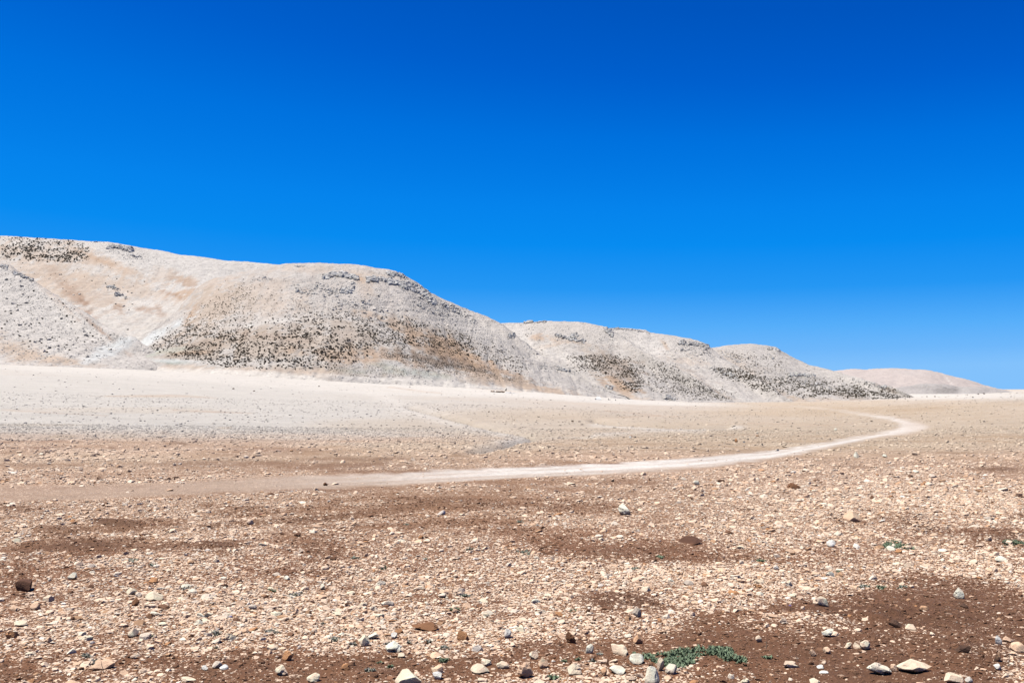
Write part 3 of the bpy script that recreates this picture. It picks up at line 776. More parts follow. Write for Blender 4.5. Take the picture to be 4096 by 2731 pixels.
# big hill
loft('main_hill', [
    [(330, 1500, 630), (531, 1510, 620), (900, 1520, 560), (1300, 1540, 540), (1700, 1560, 560), (2200, 1600, 620), (2700, 1660, 660)],
    [(330, 1446, 665), (480, 1430, 660), (620, 1432, 650), (760, 1440, 610), (900, 1445, 590), (1100, 1448, 575), (1300, 1452, 570), (1600, 1470, 590), (1850, 1500, 620), (2100, 1540, 640), (2350, 1580, 650), (2700, 1640, 670)],
    [(330, 1438, 690), (531, 1388, 700), (640, 1365, 700), (760, 1330, 690), (900, 1310, 670), (1100, 1290, 655), (1300, 1285, 655), (1500, 1300, 670), (1700, 1340, 690), (1900, 1400, 710), (2083, 1450, 710), (2338, 1548, 690), (2700, 1640, 680)],
    [(330, 1434, 720), (531, 1374, 740), (640, 1320, 760), (740, 1240, 790), (850, 1170, 800), (1000, 1145, 800), (1150, 1125, 800), (1300, 1125, 800), (1450, 1130, 800), (1600, 1150, 800), (1700, 1200, 800), (1850, 1275, 800), (2000, 1345, 780), (2120, 1420, 760), (2338, 1540, 700), (2700, 1638, 690)],
    [(330, 1432, 730), (531, 1371, 750), (620, 1320, 780), (702, 1262, 820), (787, 1160, 900), (850, 1131, 920), (900, 1117, 930), (1000, 1096, 940), (1080, 1075, 940), (1150, 1063, 935), (1240, 1062, 930), (1325, 1065, 920), (1431, 1076, 905),
     (1540, 1090, 890), (1585, 1096, 885), (1627, 1118, 880), (1661, 1137, 875), (1687, 1160, 872), (1708, 1176, 870), (1750, 1202, 866), (1785, 1218, 862), (1900, 1260, 850), (1955, 1280, 845), (2019, 1310, 835),
     (2083, 1370, 815), (2210, 1456, 770), (2338, 1522, 720), (2465, 1577, 690), (2600, 1618, 680), (2700, 1636, 690)]],
    330, 2700, 5, [16, 60, 60, 40], 'broad rounded hill dotted with dark shrubs below a pale limestone cliff',
    looker(GREY * 1.0, [(TAN, 1200, 1280, 700, 200, 4, .12), (TAN, 1000, 1190, 190, 70, 0, .55), (TAN, 850, 1220, 70, 90, 40, .75), (ORANGE, 760, 1265, 45, 16, -55, .8), (TAN, 1350, 1090, 260, 14, 4, .5), (TAN, 1470, 1150, 40, 30, 40, .6), (ORANGE, 1440, 1112, 20, 10, 40, .6),
                        (TAN, 1150, 1360, 350, 60, 0, .55), (RUST, 1130, 1350, 130, 16, 6, .45), (DRY, 830, 1390, 230, 46, -10, .6), (DRY, 1250, 1370, 330, 90, 2, .5), (DRY, 1680, 1330, 220, 40, 16, .5), (DRY, 880, 1220, 120, 60, 0, .35), (BROWN, 800, 1385, 190, 22, -12, .35), (ORANGE, 730, 1410, 80, 7, 0, .5), (GREY, 1000, 1290, 130, 14, -8, .6), (WHITE, 1130, 1282, 50, 10, -4, .9),
                        (WHITE, 1010, 1300, 28, 9, -10, .8), (WHITE, 1410, 1276, 22, 6, 0, .8), (ORANGE, 1560, 1290, 110, 14, 15, .5), (TAN, 1620, 1310, 150, 24, 18, .5), (ORANGE, 1760, 1385, 170, 34, 20, .85), (ORANGE, 1600, 1440, 160, 18, 15, .6), (BROWN, 1850, 1450, 210, 26, 17, .7),
                        (DKBROWN, 1740, 1448, 130, 16, 14, .75), (DKBROWN, 1960, 1498, 90, 10, 14, .55), (ORANGE, 1360, 1430, 160, 24, 8, .65), (ORANGE, 1950, 1460, 170, 20, 22, .6), (ORANGE, 2080, 1535, 200, 14, 12, .7), (TAN, 2000, 1525, 260, 22, 10, .8),
                        (BROWN, 1420, 1490, 110, 18, 8, .4), (GREEN, 1430, 1488, 90, 14, 4, .45), (GREEN * 1.3, 1680, 1492, 130, 14, 6, .5), (WHITE * .9, 1580, 1455, 45, 9, 12, .85), (GREEN * 1.2, 1520, 1460, 50, 10, 0, .4), (TAN, 1150, 1485, 260, 14, 2, .7), (WHITE, 1500, 1515, 200, 8, 4, .6), (WHITE, 760, 1478, 250, 7, 3, .6),
                        (MINT, 590, 1362, 150, 16, -30, 1), (MINT, 470, 1402, 110, 20, -22, 1), (GREEN, 690, 1448, 60, 7, 3, .75), (GREEN * 1.5, 560, 1420, 150, 12, -8, .5), (MINT, 620, 1440, 180, 6, 2, .6), (TAN, 800, 1475, 150, 12, 2, .6),
                        (WHITE, 1880, 1300, 120, 30, 28, .5), (GREY, 1960, 1360, 120, 24, 28, .6), (GREY * .95, 2080, 1420, 90, 20, 30, .5)],
           0.35, [(1330, 1140, 160, 40, 5, .4), (1700, 1190, 130, 40, 38, .5), (1400, 1210, 130, 30, 0, .25), (1850, 1290, 130, 40, 30, .35), (2000, 1380, 120, 30, 30, .3)], foot=[(330, 1450), (600, 1462), (700, 1468), (900, 1474), (1112, 1480), (1240, 1500), (1380, 1530), (1440, 1528), (1540, 1506), (1700, 1514), (1900, 1527), (2083, 1556), (2400, 1600), (2700, 1640)]), smooth=(17, 3))


def cast(px, py, near=None):
    """the hill point seen through (px, py)"""
    d = Vector(((px - 2048) / F, 1.0, (YH - py) / F))
    d.normalize()
    best = None
    for nm, bv in HILLS.items():
        hit = bv.ray_cast(Vector((0, 0, CAMZ)), d, 9000)
        if hit[0] is not None and (best is None or hit[3] < best[2]): best = (hit[0], hit[1], hit[3], nm)
    return best


# ------------------------------------------------------------------ stones: shape library
def ico(sub):
    import bmesh
    bm = bmesh.new()
    bmesh.ops.create_icosphere(bm, subdivisions=sub, radius=1.0)
    V = np.array([v.co[:] for v in bm.verts]); T = np.array([[v.index for v in f.verts] for f in bm.faces])
    bm.free()
    return V, T


ICO = {k: ico(k) for k in (1, 2, 3, 4)}


def stone_shape(sub, rg, cuts=9, flat=0.55, lump=0.12, pits=0, long=1.0):
    V, T = ICO[sub]
    p = V.copy()
    sd_ = int(rg.integers(1, 9999))
    p = p * (1 + lump * 2 * fbm(p[:, 0] * 1.3 + sd_, p[:, 1] * 1.3, 2, sd_, z=p[:, 2] * 1.3))[:, None]
    for _ in range(cuts):
        n = rg.normal(size=3); n /= np.linalg.norm(n)
        d = rg.uniform(0.42, 0.82)
        s = p @ n
        p = p - np.outer(np.maximum(0, s - d), n) * 0.96
    if sub >= 3:
        p = p * (1 + 0.05 * fbm(p[:, 0] * 3 + sd_, p[:, 1] * 3, 3, sd_ + 5, z=p[:, 2] * 3))[:, None]
    for _ in range(pits):
        n = rg.normal(size=3); n /= np.linalg.norm(n)
        c = p[np.argmax(p @ n)]
        r = rg.uniform(0.12, 0.24)
        w = np.exp(-(np.linalg.norm(p - c, axis=1) / r) ** 2)
        p = p * (1 - 0.35 * w)[:, None]
    p = p - (p.max(0) + p.min(0)) / 2
    p = p / (p.max(0) - p.min(0)).max()
    p[:, 0] *= long
    p[:, 2] *= flat / max(1e-6, (p[:, 2].max() - p[:, 2].min()))
    return p, T


PALETTE = [((1.16, 0.90, 0.69), .43), ((1.02, 0.72, 0.51), .24), ((1.20, 1.03, 0.85), .18), ((1.18, 1.08, 0.98), .02), ((0.70, 0.44, 0.27), .06), ((0.64, 0.34, 0.17), .02),
           ((0.28, 0.15, 0.09), .04), ((0.72, 0.63, 0.54), .01)]
PAL_C = np.array([p[0] for p in PALETTE]); PAL_P = np.array([p[1] for p in PALETTE]); PAL_P /= PAL_P.sum()
PAL_NAMES = ['cream', 'sandy tan', 'pale beige', 'white', 'ochre brown', 'orange', 'dark brown', 'grey']


def rot_z(a):
    c, s = np.cos(a), np.sin(a); z = np.zeros_like(a); o = np.ones_like(a)
    return np.stack([np.stack([c, -s, z], -1), np.stack([s, c, z], -1), np.stack([z, z, o], -1)], -2)


def rot_x(a):
    c, s = np.cos(a), np.sin(a); z = np.zeros_like(a); o = np.ones_like(a)
    return np.stack([np.stack([o, z, z], -1), np.stack([z, c, -s], -1), np.stack([z, s, c], -1)], -2)


STONE_LIB = {s: [stone_shape(s, rng, cuts=int(rng.integers(6, 11)), flat=float(rng.uniform(0.3, 0.66)), lump=0.22, long=float(rng.uniform(0.8, 1.0))) for _ in range(n)]
             for s, n in ((1, 24), (2, 30))}


def merge_stones(P, S, C, sub):
    """one mesh from many stones: P positions, S sizes, C tints"""
    n = len(P)
    which = rng.integers(0, len(STONE_LIB[sub]), n)
    Rm = rot_z(rng.uniform(0, 2 * np.pi, n)) @ rot_x(rng.normal(0, 0.2, n)) @ rot_z(rng.uniform(0, 2 * np.pi, n))
    asp = np.stack([np.ones(n), rng.uniform(0.6, 1.0, n), rng.uniform(0.7, 1.2, n)], -1)
    Vs, Ts, Cs, off = [], [], [], 0
    for k, (V, T) in enumerate(STONE_LIB[sub]):
        ids = np.nonzero(which == k)[0]
        if not len(ids): continue
        loc = V[None] * asp[ids][:, None] * S[ids][:, None, None]
        W = np.einsum('nij,nvj->nvi', Rm[ids], loc) + P[ids][:, None]
        nv = len(V)
        Vs.append(W.reshape(-1, 3)); Cs.append(np.repeat(C[ids], nv, axis=0))
        Ts.append((T[None] + (off + np.arange(len(ids)) * nv)[:, None, None]).reshape(-1, 3))
        off += nv * len(ids)
    return np.concatenate(Vs), np.concatenate(Ts), np.concatenate(Cs)


# ------------------------------------------------------------------ stones singled out in the photograph
HERO_XY = []
CREAM, PALE, WHT, TANC, OCH, ORG, DRK, GRY = [np.array(p[0]) for p in PALETTE[:1]] + [PAL_C[2], PAL_C[3], PAL_C[1], PAL_C[4], PAL_C[5], PAL_C[6], PAL_C[7]]


def hero(px, py, w, h, col, label, name='stone', cat='stone', flat=None, cuts=9, pits=0, lump=0.15, tilt=(0, 0, 0), seed=None, group='larger stones on the foreground plain', depth=0.85, sink=0.12):
    """a stone w px wide and h px tall in the photograph whose foot stands at row py"""
    rg = np.random.default_rng(seed if seed is not None else int(px * 7 + py))
    Y = float(hit_py(np.array([px]), np.array([py]))[0])
    W, H = w * Y / F, h * Y / F
    V, T = stone_shape(4 if w >= 40 else 3, rg, cuts, 1.0, lump, pits)
    ext = V.max(0) - V.min(0)
    V = V / ext
    Rt = (rot_z(np.array([tilt[2]])) @ rot_x(np.array([tilt[0]])) @ rot_z(np.array([rg.uniform(-0.5, 0.5)])))[0]
    ry = np.array([[math.cos(tilt[1]), 0, math.sin(tilt[1])], [0, 1, 0], [-math.sin(tilt[1]), 0, math.cos(tilt[1])]])
    Hh = max(H * 0.92, W * 0.12)
    V = (V * np.array([W, W * depth, Hh * (1 + sink)])) @ (Rt.T @ ry.T)
    q = (V[:, 2] - V[:, 2].min()) / (np.ptp(V[:, 2]) + 1e-9)
    V[:, 0] *= 1.06 - 0.34 * q; V[:, 1] = V[:, 1] * (1.06 - 0.5 * q) + q * W * 0.24
    V[:, 2] -= V[:, 2].min() + Hh * sink
    n = fbm(V[:, 0] / W * 3, V[:, 1] / W * 3, 3, int(px), z=V[:, 2] / W * 3)
    tint = np.clip(col[None] * (1 + 0.22 * n)[:, None], .01, 1.05)
    low = 1 - sstep(0.0, 0.35 * Hh, V[:, 2])
    tint = mix(tint, SOIL * 1.1, low * 0.55)                      # soil clinging to the foot
    me = to_mesh(name, V, T, [M_STONE], False, {'tint': tint})
    o = link(name, me)
    X = (px - 2048) / F * Y
    o.location = (X, Y + W * depth * 0.4, float(ground_z(np.array([px]), np.array([Y + W * depth * 0.4]))[0]))
    tag(o, label, cat, group)
    HERO_XY.append((X, Y + W * depth * 0.4, max(W, W * depth) * 0.62))
    return o


REDBROWN = np.array((0.17, 0.085, 0.055)); RUSTC = np.array((0.27, 0.135, 0.07)); CLOD = np.array((0.13, 0.075, 0.052))
for a in [
    (75, 2362, 78, 46, REDBROWN, 'dark reddish brown angular rock at the left edge', dict(cuts=7, seed=3)),
    (2500, 2060, 56, 46, PALE * 1.05, 'cream cone-shaped boulder pitted with dark holes', dict(pits=7, cuts=5, lump=.2, seed=12)),
    (2770, 2178, 100, 28, REDBROWN * .9, 'dark rust brown slab with a shadowed overhanging face', dict(cuts=6, seed=5, tilt=(0.25, 0.0, 0))),
    (3182, 1954, 66, 27, RUSTC, 'rusty brown cracked rock beyond the foreground gravel', dict(pits=9, lump=.3, seed=6)),
    (285, 2314, 38, 29, PALE, 'pale square-edged block standing on edge near the left', dict(cuts=6, seed=7)),
    (605, 2328, 42, 22, ORG, 'flat orange stone among cream gravel left of centre', {}),
    (1850, 2558, 50, 40, ORG * .95, 'round orange-brown boulder in the bottom centre gravel', dict(cuts=6)),
    (2285, 2572, 48, 48, RUSTC, 'rusty pitted block with layered ledges', dict(pits=10, lump=.28)),
    (2100, 2715, 72, 62, TANC * .9, 'lumpy tan boulder riddled with pits at the bottom', dict(pits=14, lump=.3)),
    (1625, 2748, 120, 56, CREAM * 1.08, 'broad cream boulder cut by the bottom edge of the photo', dict(cuts=8)),
    (1748, 2718, 46, 30, WHT, 'smooth bright white stone beside the broad bottom boulder', dict(cuts=6)),
    (2550, 2475, 40, 38, GRY * .85, 'grey faceted stone among cream rubble', dict(cuts=8)),
    (2612, 2738, 62, 74, PALE, 'tall pale stone standing at the bottom edge by the green plants', dict(cuts=7, depth=.7)),
    (2690, 2702, 58, 52, PALE * .95, 'leaning pale grey stone right of the tall pale one', dict(cuts=6, tilt=(0, .6, 0))),
    (2645, 2690, 32, 56, CREAM * .95, 'narrow upright cream stone between two pale stones', dict(cuts=6)),
    (2550, 2660, 66, 40, PALE * 1.04, 'angular pale stone at the left end of the green plants', dict(cuts=8)),
    (400, 2680, 108, 40, TANC, 'long tan boulder with a brown underside at the bottom left', dict(pits=5, lump=.25)),
    (525, 2548, 50, 40, CREAM, 'pointed cream stone left of bottom centre', dict(cuts=7)),
    (862, 2678, 46, 28, GRY * 1.15, 'light grey smooth stone on bare brown soil', dict(cuts=6)),
    (893, 2684, 36, 20, WHT, 'white stone touching a light grey one', dict(cuts=6)),
    (815, 2684, 28, 17, WHT * .95, 'small white stone left of the light grey one', dict(cuts=6)),
    (1145, 2650, 46, 40, ORG * 1.3, 'cream and orange stone on bare brown soil', dict(cuts=7)),
    (1120, 2712, 60, 38, CREAM, 'cream ragged stone at the edge of bare soil', dict(lump=.3)),
    (1250, 2738, 64, 36, CREAM * 1.03, 'rounded cream stone at the bottom edge', dict(cuts=6)),
    (1380, 2690, 36, 26, ORG * 1.1, 'orange stone alone on bare soil', dict(cuts=6)),
    (1705, 2520, 120, 30, RUSTC * 1.2, 'long rusty boulder half buried in cream gravel', dict(pits=6, lump=.25)),
    (3535, 2708, 112, 48, PALE * .93, 'grey white forked slab at the bottom right', dict(lump=.35, pits=5)),
    (3680, 2698, 146, 44, CREAM * 1.0, 'longest cream slab lying at the bottom right', dict(cuts=8, lump=.2)),
    (3832, 2742, 84, 40, CREAM * .95, 'tan slab cut by the bottom edge at right', {}),
    (3882, 2730, 30, 24, WHT * .97, 'bluish white stone beside the tan bottom slab', dict(cuts=5)),
    (3868, 2638, 72, 30, CLOD, 'dark soil clod with a shadowed hollow', dict(lump=.35, pits=4)),
    (3998, 2592, 30, 38, WHT, 'bright white upright stone near the right edge', dict(cuts=7, depth=.5)),
    (4042, 2584, 44, 24, TANC, 'tan flat stone beside the bright white upright one', {}),
    (4085, 2622, 70, 40, TANC * 1.05, 'big tan stone cut by the right edge', {}),
    (3998, 2660, 36, 46, OCH * .8, 'brown splintered stone leaning near the right edge', dict(tilt=(0, .7, 0), depth=.6)),
    (3998, 2684, 34, 24, WHT * .95, 'white chipped stone under the brown splintered one', {}),
    (3592, 2528, 52, 28, CLOD * 1.05, 'dark brown clod beside a flat cream stone', dict(lump=.3)),
    (3652, 2534, 54, 20, CREAM * .95, 'flat cream stone beside a dark clod', {}),
    (3704, 2452, 40, 22, OCH, 'brown stone with a small white chip on dark soil', {}),
    (3862, 2434, 30, 16, CLOD, 'small dark clod on the dark soil at right', {}),
    (3840, 2400, 46, 46, PALE * .98, 'cream pyramid-shaped stone on dark soil', dict(cuts=7, pits=3)),
    (3331, 2188, 42, 30, WHT, 'white cone-shaped stone left of the round green patch', dict(cuts=6)),
    (3420, 2090, 66, 42, TANC * 1.02, 'tan double boulder in the gravel right of centre', dict(lump=.3)),
    (2786, 1941, 30, 18, PALE, 'light pointed rock casting a dark shadow near the track', {}),
    (3430, 1831, 24, 28, PALE, 'pale upright stone beyond the track bend', {}),
    (3541, 1828, 24, 13, PALE * 1.05, 'pale stone right of the upright one beyond the track', {}),
    (3670, 1890, 30, 12, PALE, 'low pale stone right of the track', {}),
    (2757, 2346, 38, 18, GRY, 'grey flat stone in the cream gravel', {}),
    (3107, 2278, 28, 19, WHT * .9, 'bluish grey white stone in the right gravel', {}),
    (3367, 2305, 25, 26, OCH * 1.2, 'ochre oval stone standing upright in gravel', {}),
    (518, 2376, 46, 26, CREAM * 1.02, 'cream wedge stone left of centre', {}),
    (605, 2402, 74, 34, CREAM * 1.02, 'large cream stone with a dark right end', {}),
    (535, 2425, 38, 34, RUSTC * 1.1, 'rusty brown stone leaning below a large cream one', {}),
    (1288, 2362, 28, 24, PALE, 'rounded pale stone in the centre left gravel', {}),
    (1005, 2434, 38, 20, GRY, 'grey cylindrical stone with a tan end', {}),
    (131, 2436, 44, 32, TANC, 'tan tilted stone near the left edge', {}),
    (52, 2444, 46, 22, TANC * .95, 'flat tan stone at the left edge', {}),
    (62, 2506, 80, 18, CREAM, 'long thin cream stone at the left edge', {}),
    (2521, 1752, 13, 10, WHT, 'small white box-shaped stone out on the pale plain', {}),
    (2525, 1745, 16, 5, OCH * .6, 'small dark stone behind the white box-shaped one', {}),
    (2946, 1768, 14, 17, ORG, 'small orange upright stone before the track', {}),
    (2677, 1745, 13, 5, REDBROWN, 'small dark red stone out on the pale plain', {}),
    (3032, 1745, 16, 6, OCH * .7, 'small brown stone left of the track bend', {}),
    (3030, 1733, 12, 7, PALE, 'tiny pale stone behind a small brown one', {}),
    (3345, 1722, 16, 12, PALE * 1.05, 'bright pale stone inside the track bend', {}),
    (2452, 1928, 16, 8, np.array((.03, .03, .03)), 'small black stone just below the track', {}),
    (1300, 1942, 20, 14, RUSTC * .8, 'dark brown stone at the left centre edge of the track', {}),
    (1165, 1804, 18, 9, OCH * .8, 'ochre brown stone on the gravel before the pale fan', {}),
    (1305, 1796, 13, 7, OCH * .5, 'dark stone on the pale fan', {}),
    (160, 1820, 22, 10, PALE, 'pale stone beside the dark soil streak at left', {}),
    (190, 1858, 20, 9, PALE * .8, 'grey pale stone above the left end of the track', {}),
    (345, 2008, 20, 5, np.array((.06, .06, .065)), 'small dark flat stone below the left track', {}),
    (2790, 2108, 34, 20, TANC * .8, 'brown double stone above the dark slab', {}),
    (3600, 2192 + 22, 34, 16, ORG * 1.15, 'flat orange stone just below the round green patch', {}),
    (4015, 2250, 50, 22, PALE, 'pale flat stone near the right edge above dark soil', {}),
    (1190 + 2100, 2440, 66, 40, CREAM, 'cream stone at the edge of dark soil in the right gravel', dict(lump=.25)),
]:
    hero(*a[:6], **a[6])
for a in [
    (1570, 2612, 78, 42, PALE, 'hollow-sided pale stone beside a small white block', dict(lump=.3)), (1452, 2590, 50, 44, CREAM, 'speckled cream boulder left of the hollow-sided stone', {}),
    (1490, 2556, 50, 26, PALE, 'jagged pale slab at the lower left of the centre gravel', dict(lump=.3)), (1575, 2550, 32, 24, WHT, 'rounded white stone above the hollow-sided one', {}),
    (1745, 2696, 56, 34, TANC, 'tan stone just above the smooth bright white one', {}), (1918, 2698, 82, 32, CREAM * .95, 'broad cream stone right of the bottom centre', dict(cuts=7)),
    (1945, 2668, 46, 26, CREAM, 'cream stone touching the top of a broad cream one', {}), (2010, 2680, 58, 30, CREAM, 'wedge-shaped cream stone left of the pitted tan boulder', dict(cuts=6)),
    (2030, 2552, 36, 36, WHT * .96, 'blocky white stone among the centre gravel', {}), (1605, 2632, 34, 18, CREAM, 'small cream slab under the hollow-sided stone', {}),
    (2134, 2642, 42, 34, CREAM, 'triangular cream stone above a rounded tan one', dict(cuts=6)), (2172, 2672, 44, 42, TANC * 1.1, 'rounded tan stone below a triangular cream one', dict(cuts=6)),
    (2298, 2700, 64, 46, CREAM, 'craggy cream boulder right of the pitted tan one', dict(lump=.3)), (2480, 2622, 84, 38, CREAM, 'long cream boulder left of the green mat', dict(lump=.2)),
    (2470, 2698, 74, 30, PALE, 'long pale stone below the green mat, left end', dict(cuts=7)), (2555, 2572, 42, 42, OCH * 1.3, 'ochre-topped stone above the green mat', {}),
    (2415, 2704, 36, 30, OCH * 1.15, 'tan angular stone beside a long pale one', {}), (2160, 2756, 58, 30, CREAM, 'cream slab cut by the bottom edge near the centre', {}),
    (2360, 2622, 38, 38, PALE, 'cream stone with a dark hollow underneath', dict(pits=3)), (3037, 2572, 26, 28, CREAM, 'cream upright stone above the right end of the green mat', {}),
    (3170, 2674, 72, 28, CREAM, 'pair of joined cream stones on bare soil', dict(lump=.35)), (3312, 2618, 38, 26, TANC, 'layered tan stone on bare soil', {}),
    (3285, 2672, 34, 16, WHT, 'bright white kite-shaped stone on bare soil', {}), (3300, 2694, 44, 9, WHT * .95, 'thin bright white flake on bare soil', {}),
    (3265, 2734, 48, 22, CREAM, 'cream bar-shaped stone near the bottom edge', {}), (3322, 2556, 60, 32, PALE, 'cluster-like pale stone with a shaded notch', dict(lump=.35, pits=3)),
    (3255, 2622, 30, 28, TANC * .9, 'tan stone with a black shaded hole', dict(pits=2)), (3400, 2594, 30, 26, CREAM, 'grooved cream stone, first of three in a row', {}),
    (3432, 2598, 32, 22, CREAM * .97, 'cream stone in the middle of a row of three', {}), (3470, 2606, 50, 36, CREAM, 'slabby cream stone ending a row of three', {}),
    (3580, 2686, 30, 30, TANC, 'tan cone-shaped stone left of the longest slab', {}),
]:
    hero(*a[:6], **a[6])
for k, (px, py, w) in enumerate([(3590, 1598, 8), (3622, 1595, 6), (3640, 1591, 6), (3709, 1587, 7), (3741, 1587, 8), (3783, 1581, 5), (3893, 1590, 8), (3915, 1577, 8), (3938, 1576, 9), (3870, 1580, 6), (3690, 1675, 6), (3688, 1664, 6), (3722, 1686, 6), (3580, 1658, 6)]):
    hero(px, py, w, w * .55, np.array((.10, .075, .06)), 'small dark stone on the pale right rise, ' + ['first', 'second', 'third', 'fourth', 'fifth', 'sixth', 'seventh', 'eighth', 'ninth', 'tenth', 'eleventh', 'twelfth', 'thirteenth', 'fourteenth'][k] + ' of a scatter', group='dark stones on the right rise')
for k, (px, py, w) in enumerate([(932, 1556, 11), (1015, 1565, 9), (1275, 1546, 8), (1640, 1549, 6), (1620, 1626, 7), (1750, 1636, 8), (1955, 1648, 8), (2290, 1687, 13), (2057, 1682, 7), (430, 1622, 7), (800, 1655, 6), (2350, 1655, 5), (640, 1478, 6), (2150, 1612, 5)]):
    hero(px, py, w, w * .5, np.array((.13, .09, .06)), 'small dark stone out on the pale fan, ' + ['first', 'second', 'third', 'fourth', 'fifth', 'sixth', 'seventh', 'eighth', 'ninth', 'tenth', 'eleventh', 'twelfth', 'thirteenth', 'fourteenth'][k] + ' of a scatter', group='dark stones on the pale fan')

# ------------------------------------------------------------------ gravel
STONES = []          # per stone: x, y, size, colour index


def scatter(y0, y1, smin, smax, k, px0=-500, px1=4600):
    """stones of diameter smin..smax (number above s falls as s^-3) on the plain between depths y0 and y1"""
    area = (px1 - px0) / F * (y1 ** 2 - y0 ** 2) / 2
    n = int(k * (0.03 / smin) ** 3.1 * area)
    Y = np.sqrt(rng.uniform(y0 ** 2, y1 ** 2, n)); px = rng.uniform(px0, px1, n)
    s = smin * (1 - rng.uniform(0, 1, n) * (1 - (smin / smax) ** 3.1)) ** (-1 / 3.1)
    x = (px - 2048) / F * Y
    py = YH + (CAMZ - ground_base(px, Y)) * F / Y
    _, stone, dens = ground_look(px, py, x, Y)
    tr = in_track(px, py)
    keep = rng.uniform(0, 1, n) < np.clip(dens * 1.5 - 0.24, 0.025, 1.15) * np.where(tr, 0.05, 1)
    lump = (dens < 0.32) & (Y < 15) & (~tr) & (rng.uniform(0, 1, n) < 0.30) & (~keep)
    keep |= lump
    d = np.full(n, 9.0)
    for (a, b, r) in HERO_XY:
        d = np.minimum(d, np.hypot(x - a, Y - b) - r - s * 0.4)
    keep &= d > 0
    px, Y, s, x, stone = px[keep], Y[keep], s[keep], x[keep], stone[keep]
    ci = rng.choice(len(PAL_P), len(px), p=PAL_P)
    clod = lump[keep] | ((dens[keep] < 0.28) & (rng.uniform(0, 1, len(px)) < 0.35) & (Y < 16))
    ci = np.where(clod, 6, ci)
    col = PAL_C[ci] * rng.uniform(0.82, 1.08, (len(px), 1))
    s = np.where(lump[keep], np.minimum(s * 0.8, 0.05), s)
    col[lump[keep]] *= rng.uniform(0.75, 1.25, (int(lump[keep].sum()), 1))
    far = sstep(14, 32, Y)[:, None]
    col = col * (1 - far * 0.92) + (stone * rng.uniform(0.82, 1.15, (len(px), 1))) * far * 0.92
    z = ground_z(px, Y)
    return np.c_[x, Y, z + s * 0.03], s, np.clip(col, .01, 1.2), px, ci


bands = [(4.2, 7.0, 0.016, 0.105, 520), (7.0, 10.0, 0.019, 0.12, 500), (10.0, 15.0, 0.024, 0.15, 430), (15.0, 24.0, 0.036, 0.19, 430), (24.0, 60.0, 0.075, 0.22, 380), (60., 160., 0.16, 0.36, 90), (160., 430., .38, .7, 22)]
parts = [scatter(*b) for b in bands]
P = np.concatenate([p[0] for p in parts]); S = np.concatenate([p[1] for p in parts]); CC = np.concatenate([p[2] for p in parts])
PXS = np.concatenate([p[3] for p in parts]); CI = np.concatenate([p[4] for p in parts])
app = S / P[:, 1] * F
inview = (PXS > 0) & (PXS < 4096) & (YH + (CAMZ - P[:, 2]) * F / P[:, 1] < 2731)
N_SINGLE = 165
order = np.argsort(-np.where(inview, app, 0))
single = order[:N_SINGLE]
rest = np.ones(len(P), bool); rest[single] = False
for sub, lo, hi in ((2, 13.0, 1e9), (1, 0, 13.0)):
    pass
near = rest & (app > 13.0)
V1, T1, C1 = merge_stones(P[near], S[near], CC[near], 2)
V2, T2, C2 = merge_stones(P[rest & ~near], S[rest & ~near], CC[rest & ~near], 1)
me = to_mesh('gravel', np.concatenate([V1, V2]), np.concatenate([T1, T2 + len(V1)]), [M_STONE], False, {'tint': np.concatenate([C1, C2])})
tag(link('gravel', me), 'loose gravel and small stones strewn over the brown soil', 'gravel', None, 'stuff')
print('gravel stones', int(rest.sum()), 'near', int(near.sum()))

# the largest ones, each an object
WHERE_X = ['at the far left', 'left of centre', 'in the middle', 'right of centre', 'at the far right']


def where(px, py):
    c = WHERE_X[int(min(4, max(0, px // 820)))]
    r = 'bottom edge' if py > 2640 else 'lower gravel' if py > 2480 else 'middle gravel' if py > 2280 else 'upper gravel'
    return r, c


labels_seen = {}
single_rows = []
for k, i in enumerate(single):
    rg = np.random.default_rng(1000 + int(i))
    fl = float(rg.uniform(0.28, 0.68)); lg = float(rg.uniform(0.75, 1.0))
    V, T = stone_shape(3, rg, int(rg.integers(6, 11)), fl, 0.2, int(rg.integers(0, 4)), lg)
    wide = rg.uniform(0.55, 0.95)
    V = V * np.array([1, wide, 1]) * S[i]
    n = fbm(V[:, 0] / S[i] * 3, V[:, 1] / S[i] * 3, 3, k, z=V[:, 2] / S[i] * 3)
    tint = np.clip(CC[i][None] * (1 + 0.2 * n)[:, None], .01, 1.05)
    me = to_mesh('stone', V, T, [M_STONE], False, {'tint': tint})
    o = link('stone', me)
    o.location = P[i]
    o.rotation_euler = (rg.normal(0, .2), rg.normal(0, .2), rg.uniform(0, 6.28))
    py = YH + (CAMZ - P[i][2]) * F / P[i][1]
    shape = 'flat' if fl < 0.41 else 'chunky' if fl > 0.57 else 'slabby' if wide < .7 else 'rounded'
    single_rows.append((o, PAL_NAMES[CI[i]], shape, PXS[i], py, app[i]))
bykey = {}
for row in single_rows: bykey.setdefault((row[1], row[2], *where(row[3], row[4])), []).append(row)
ORD = ['first', 'second', 'third', 'fourth', 'fifth', 'sixth', 'seventh', 'eighth', 'ninth', 'tenth', 'eleventh', 'twelfth', 'thirteenth', 'fourteenth', 'fifteenth', 'sixteenth']
for (cn, sh, r, c), rows in bykey.items():
    rows.sort(key=lambda q: q[3])
    for j, q in enumerate(rows):
        if len(rows) == 1: lab = f'{sh} {cn} stone in the {r} {c}'
        elif len(rows) == 2: lab = f'{"larger" if q[5] == max(z[5] for z in rows) else "smaller"} of two {sh} {cn} stones in the {r} {c}'
        else: lab = f'{sh} {cn} stone, {ORD[min(j, 15)]} from the left in the {r} {c}'
        lab = lab.replace('in the bottom edge', 'along the bottom edge')
        tag(q[0], lab, 'stone', 'loose stones on the foreground plain')

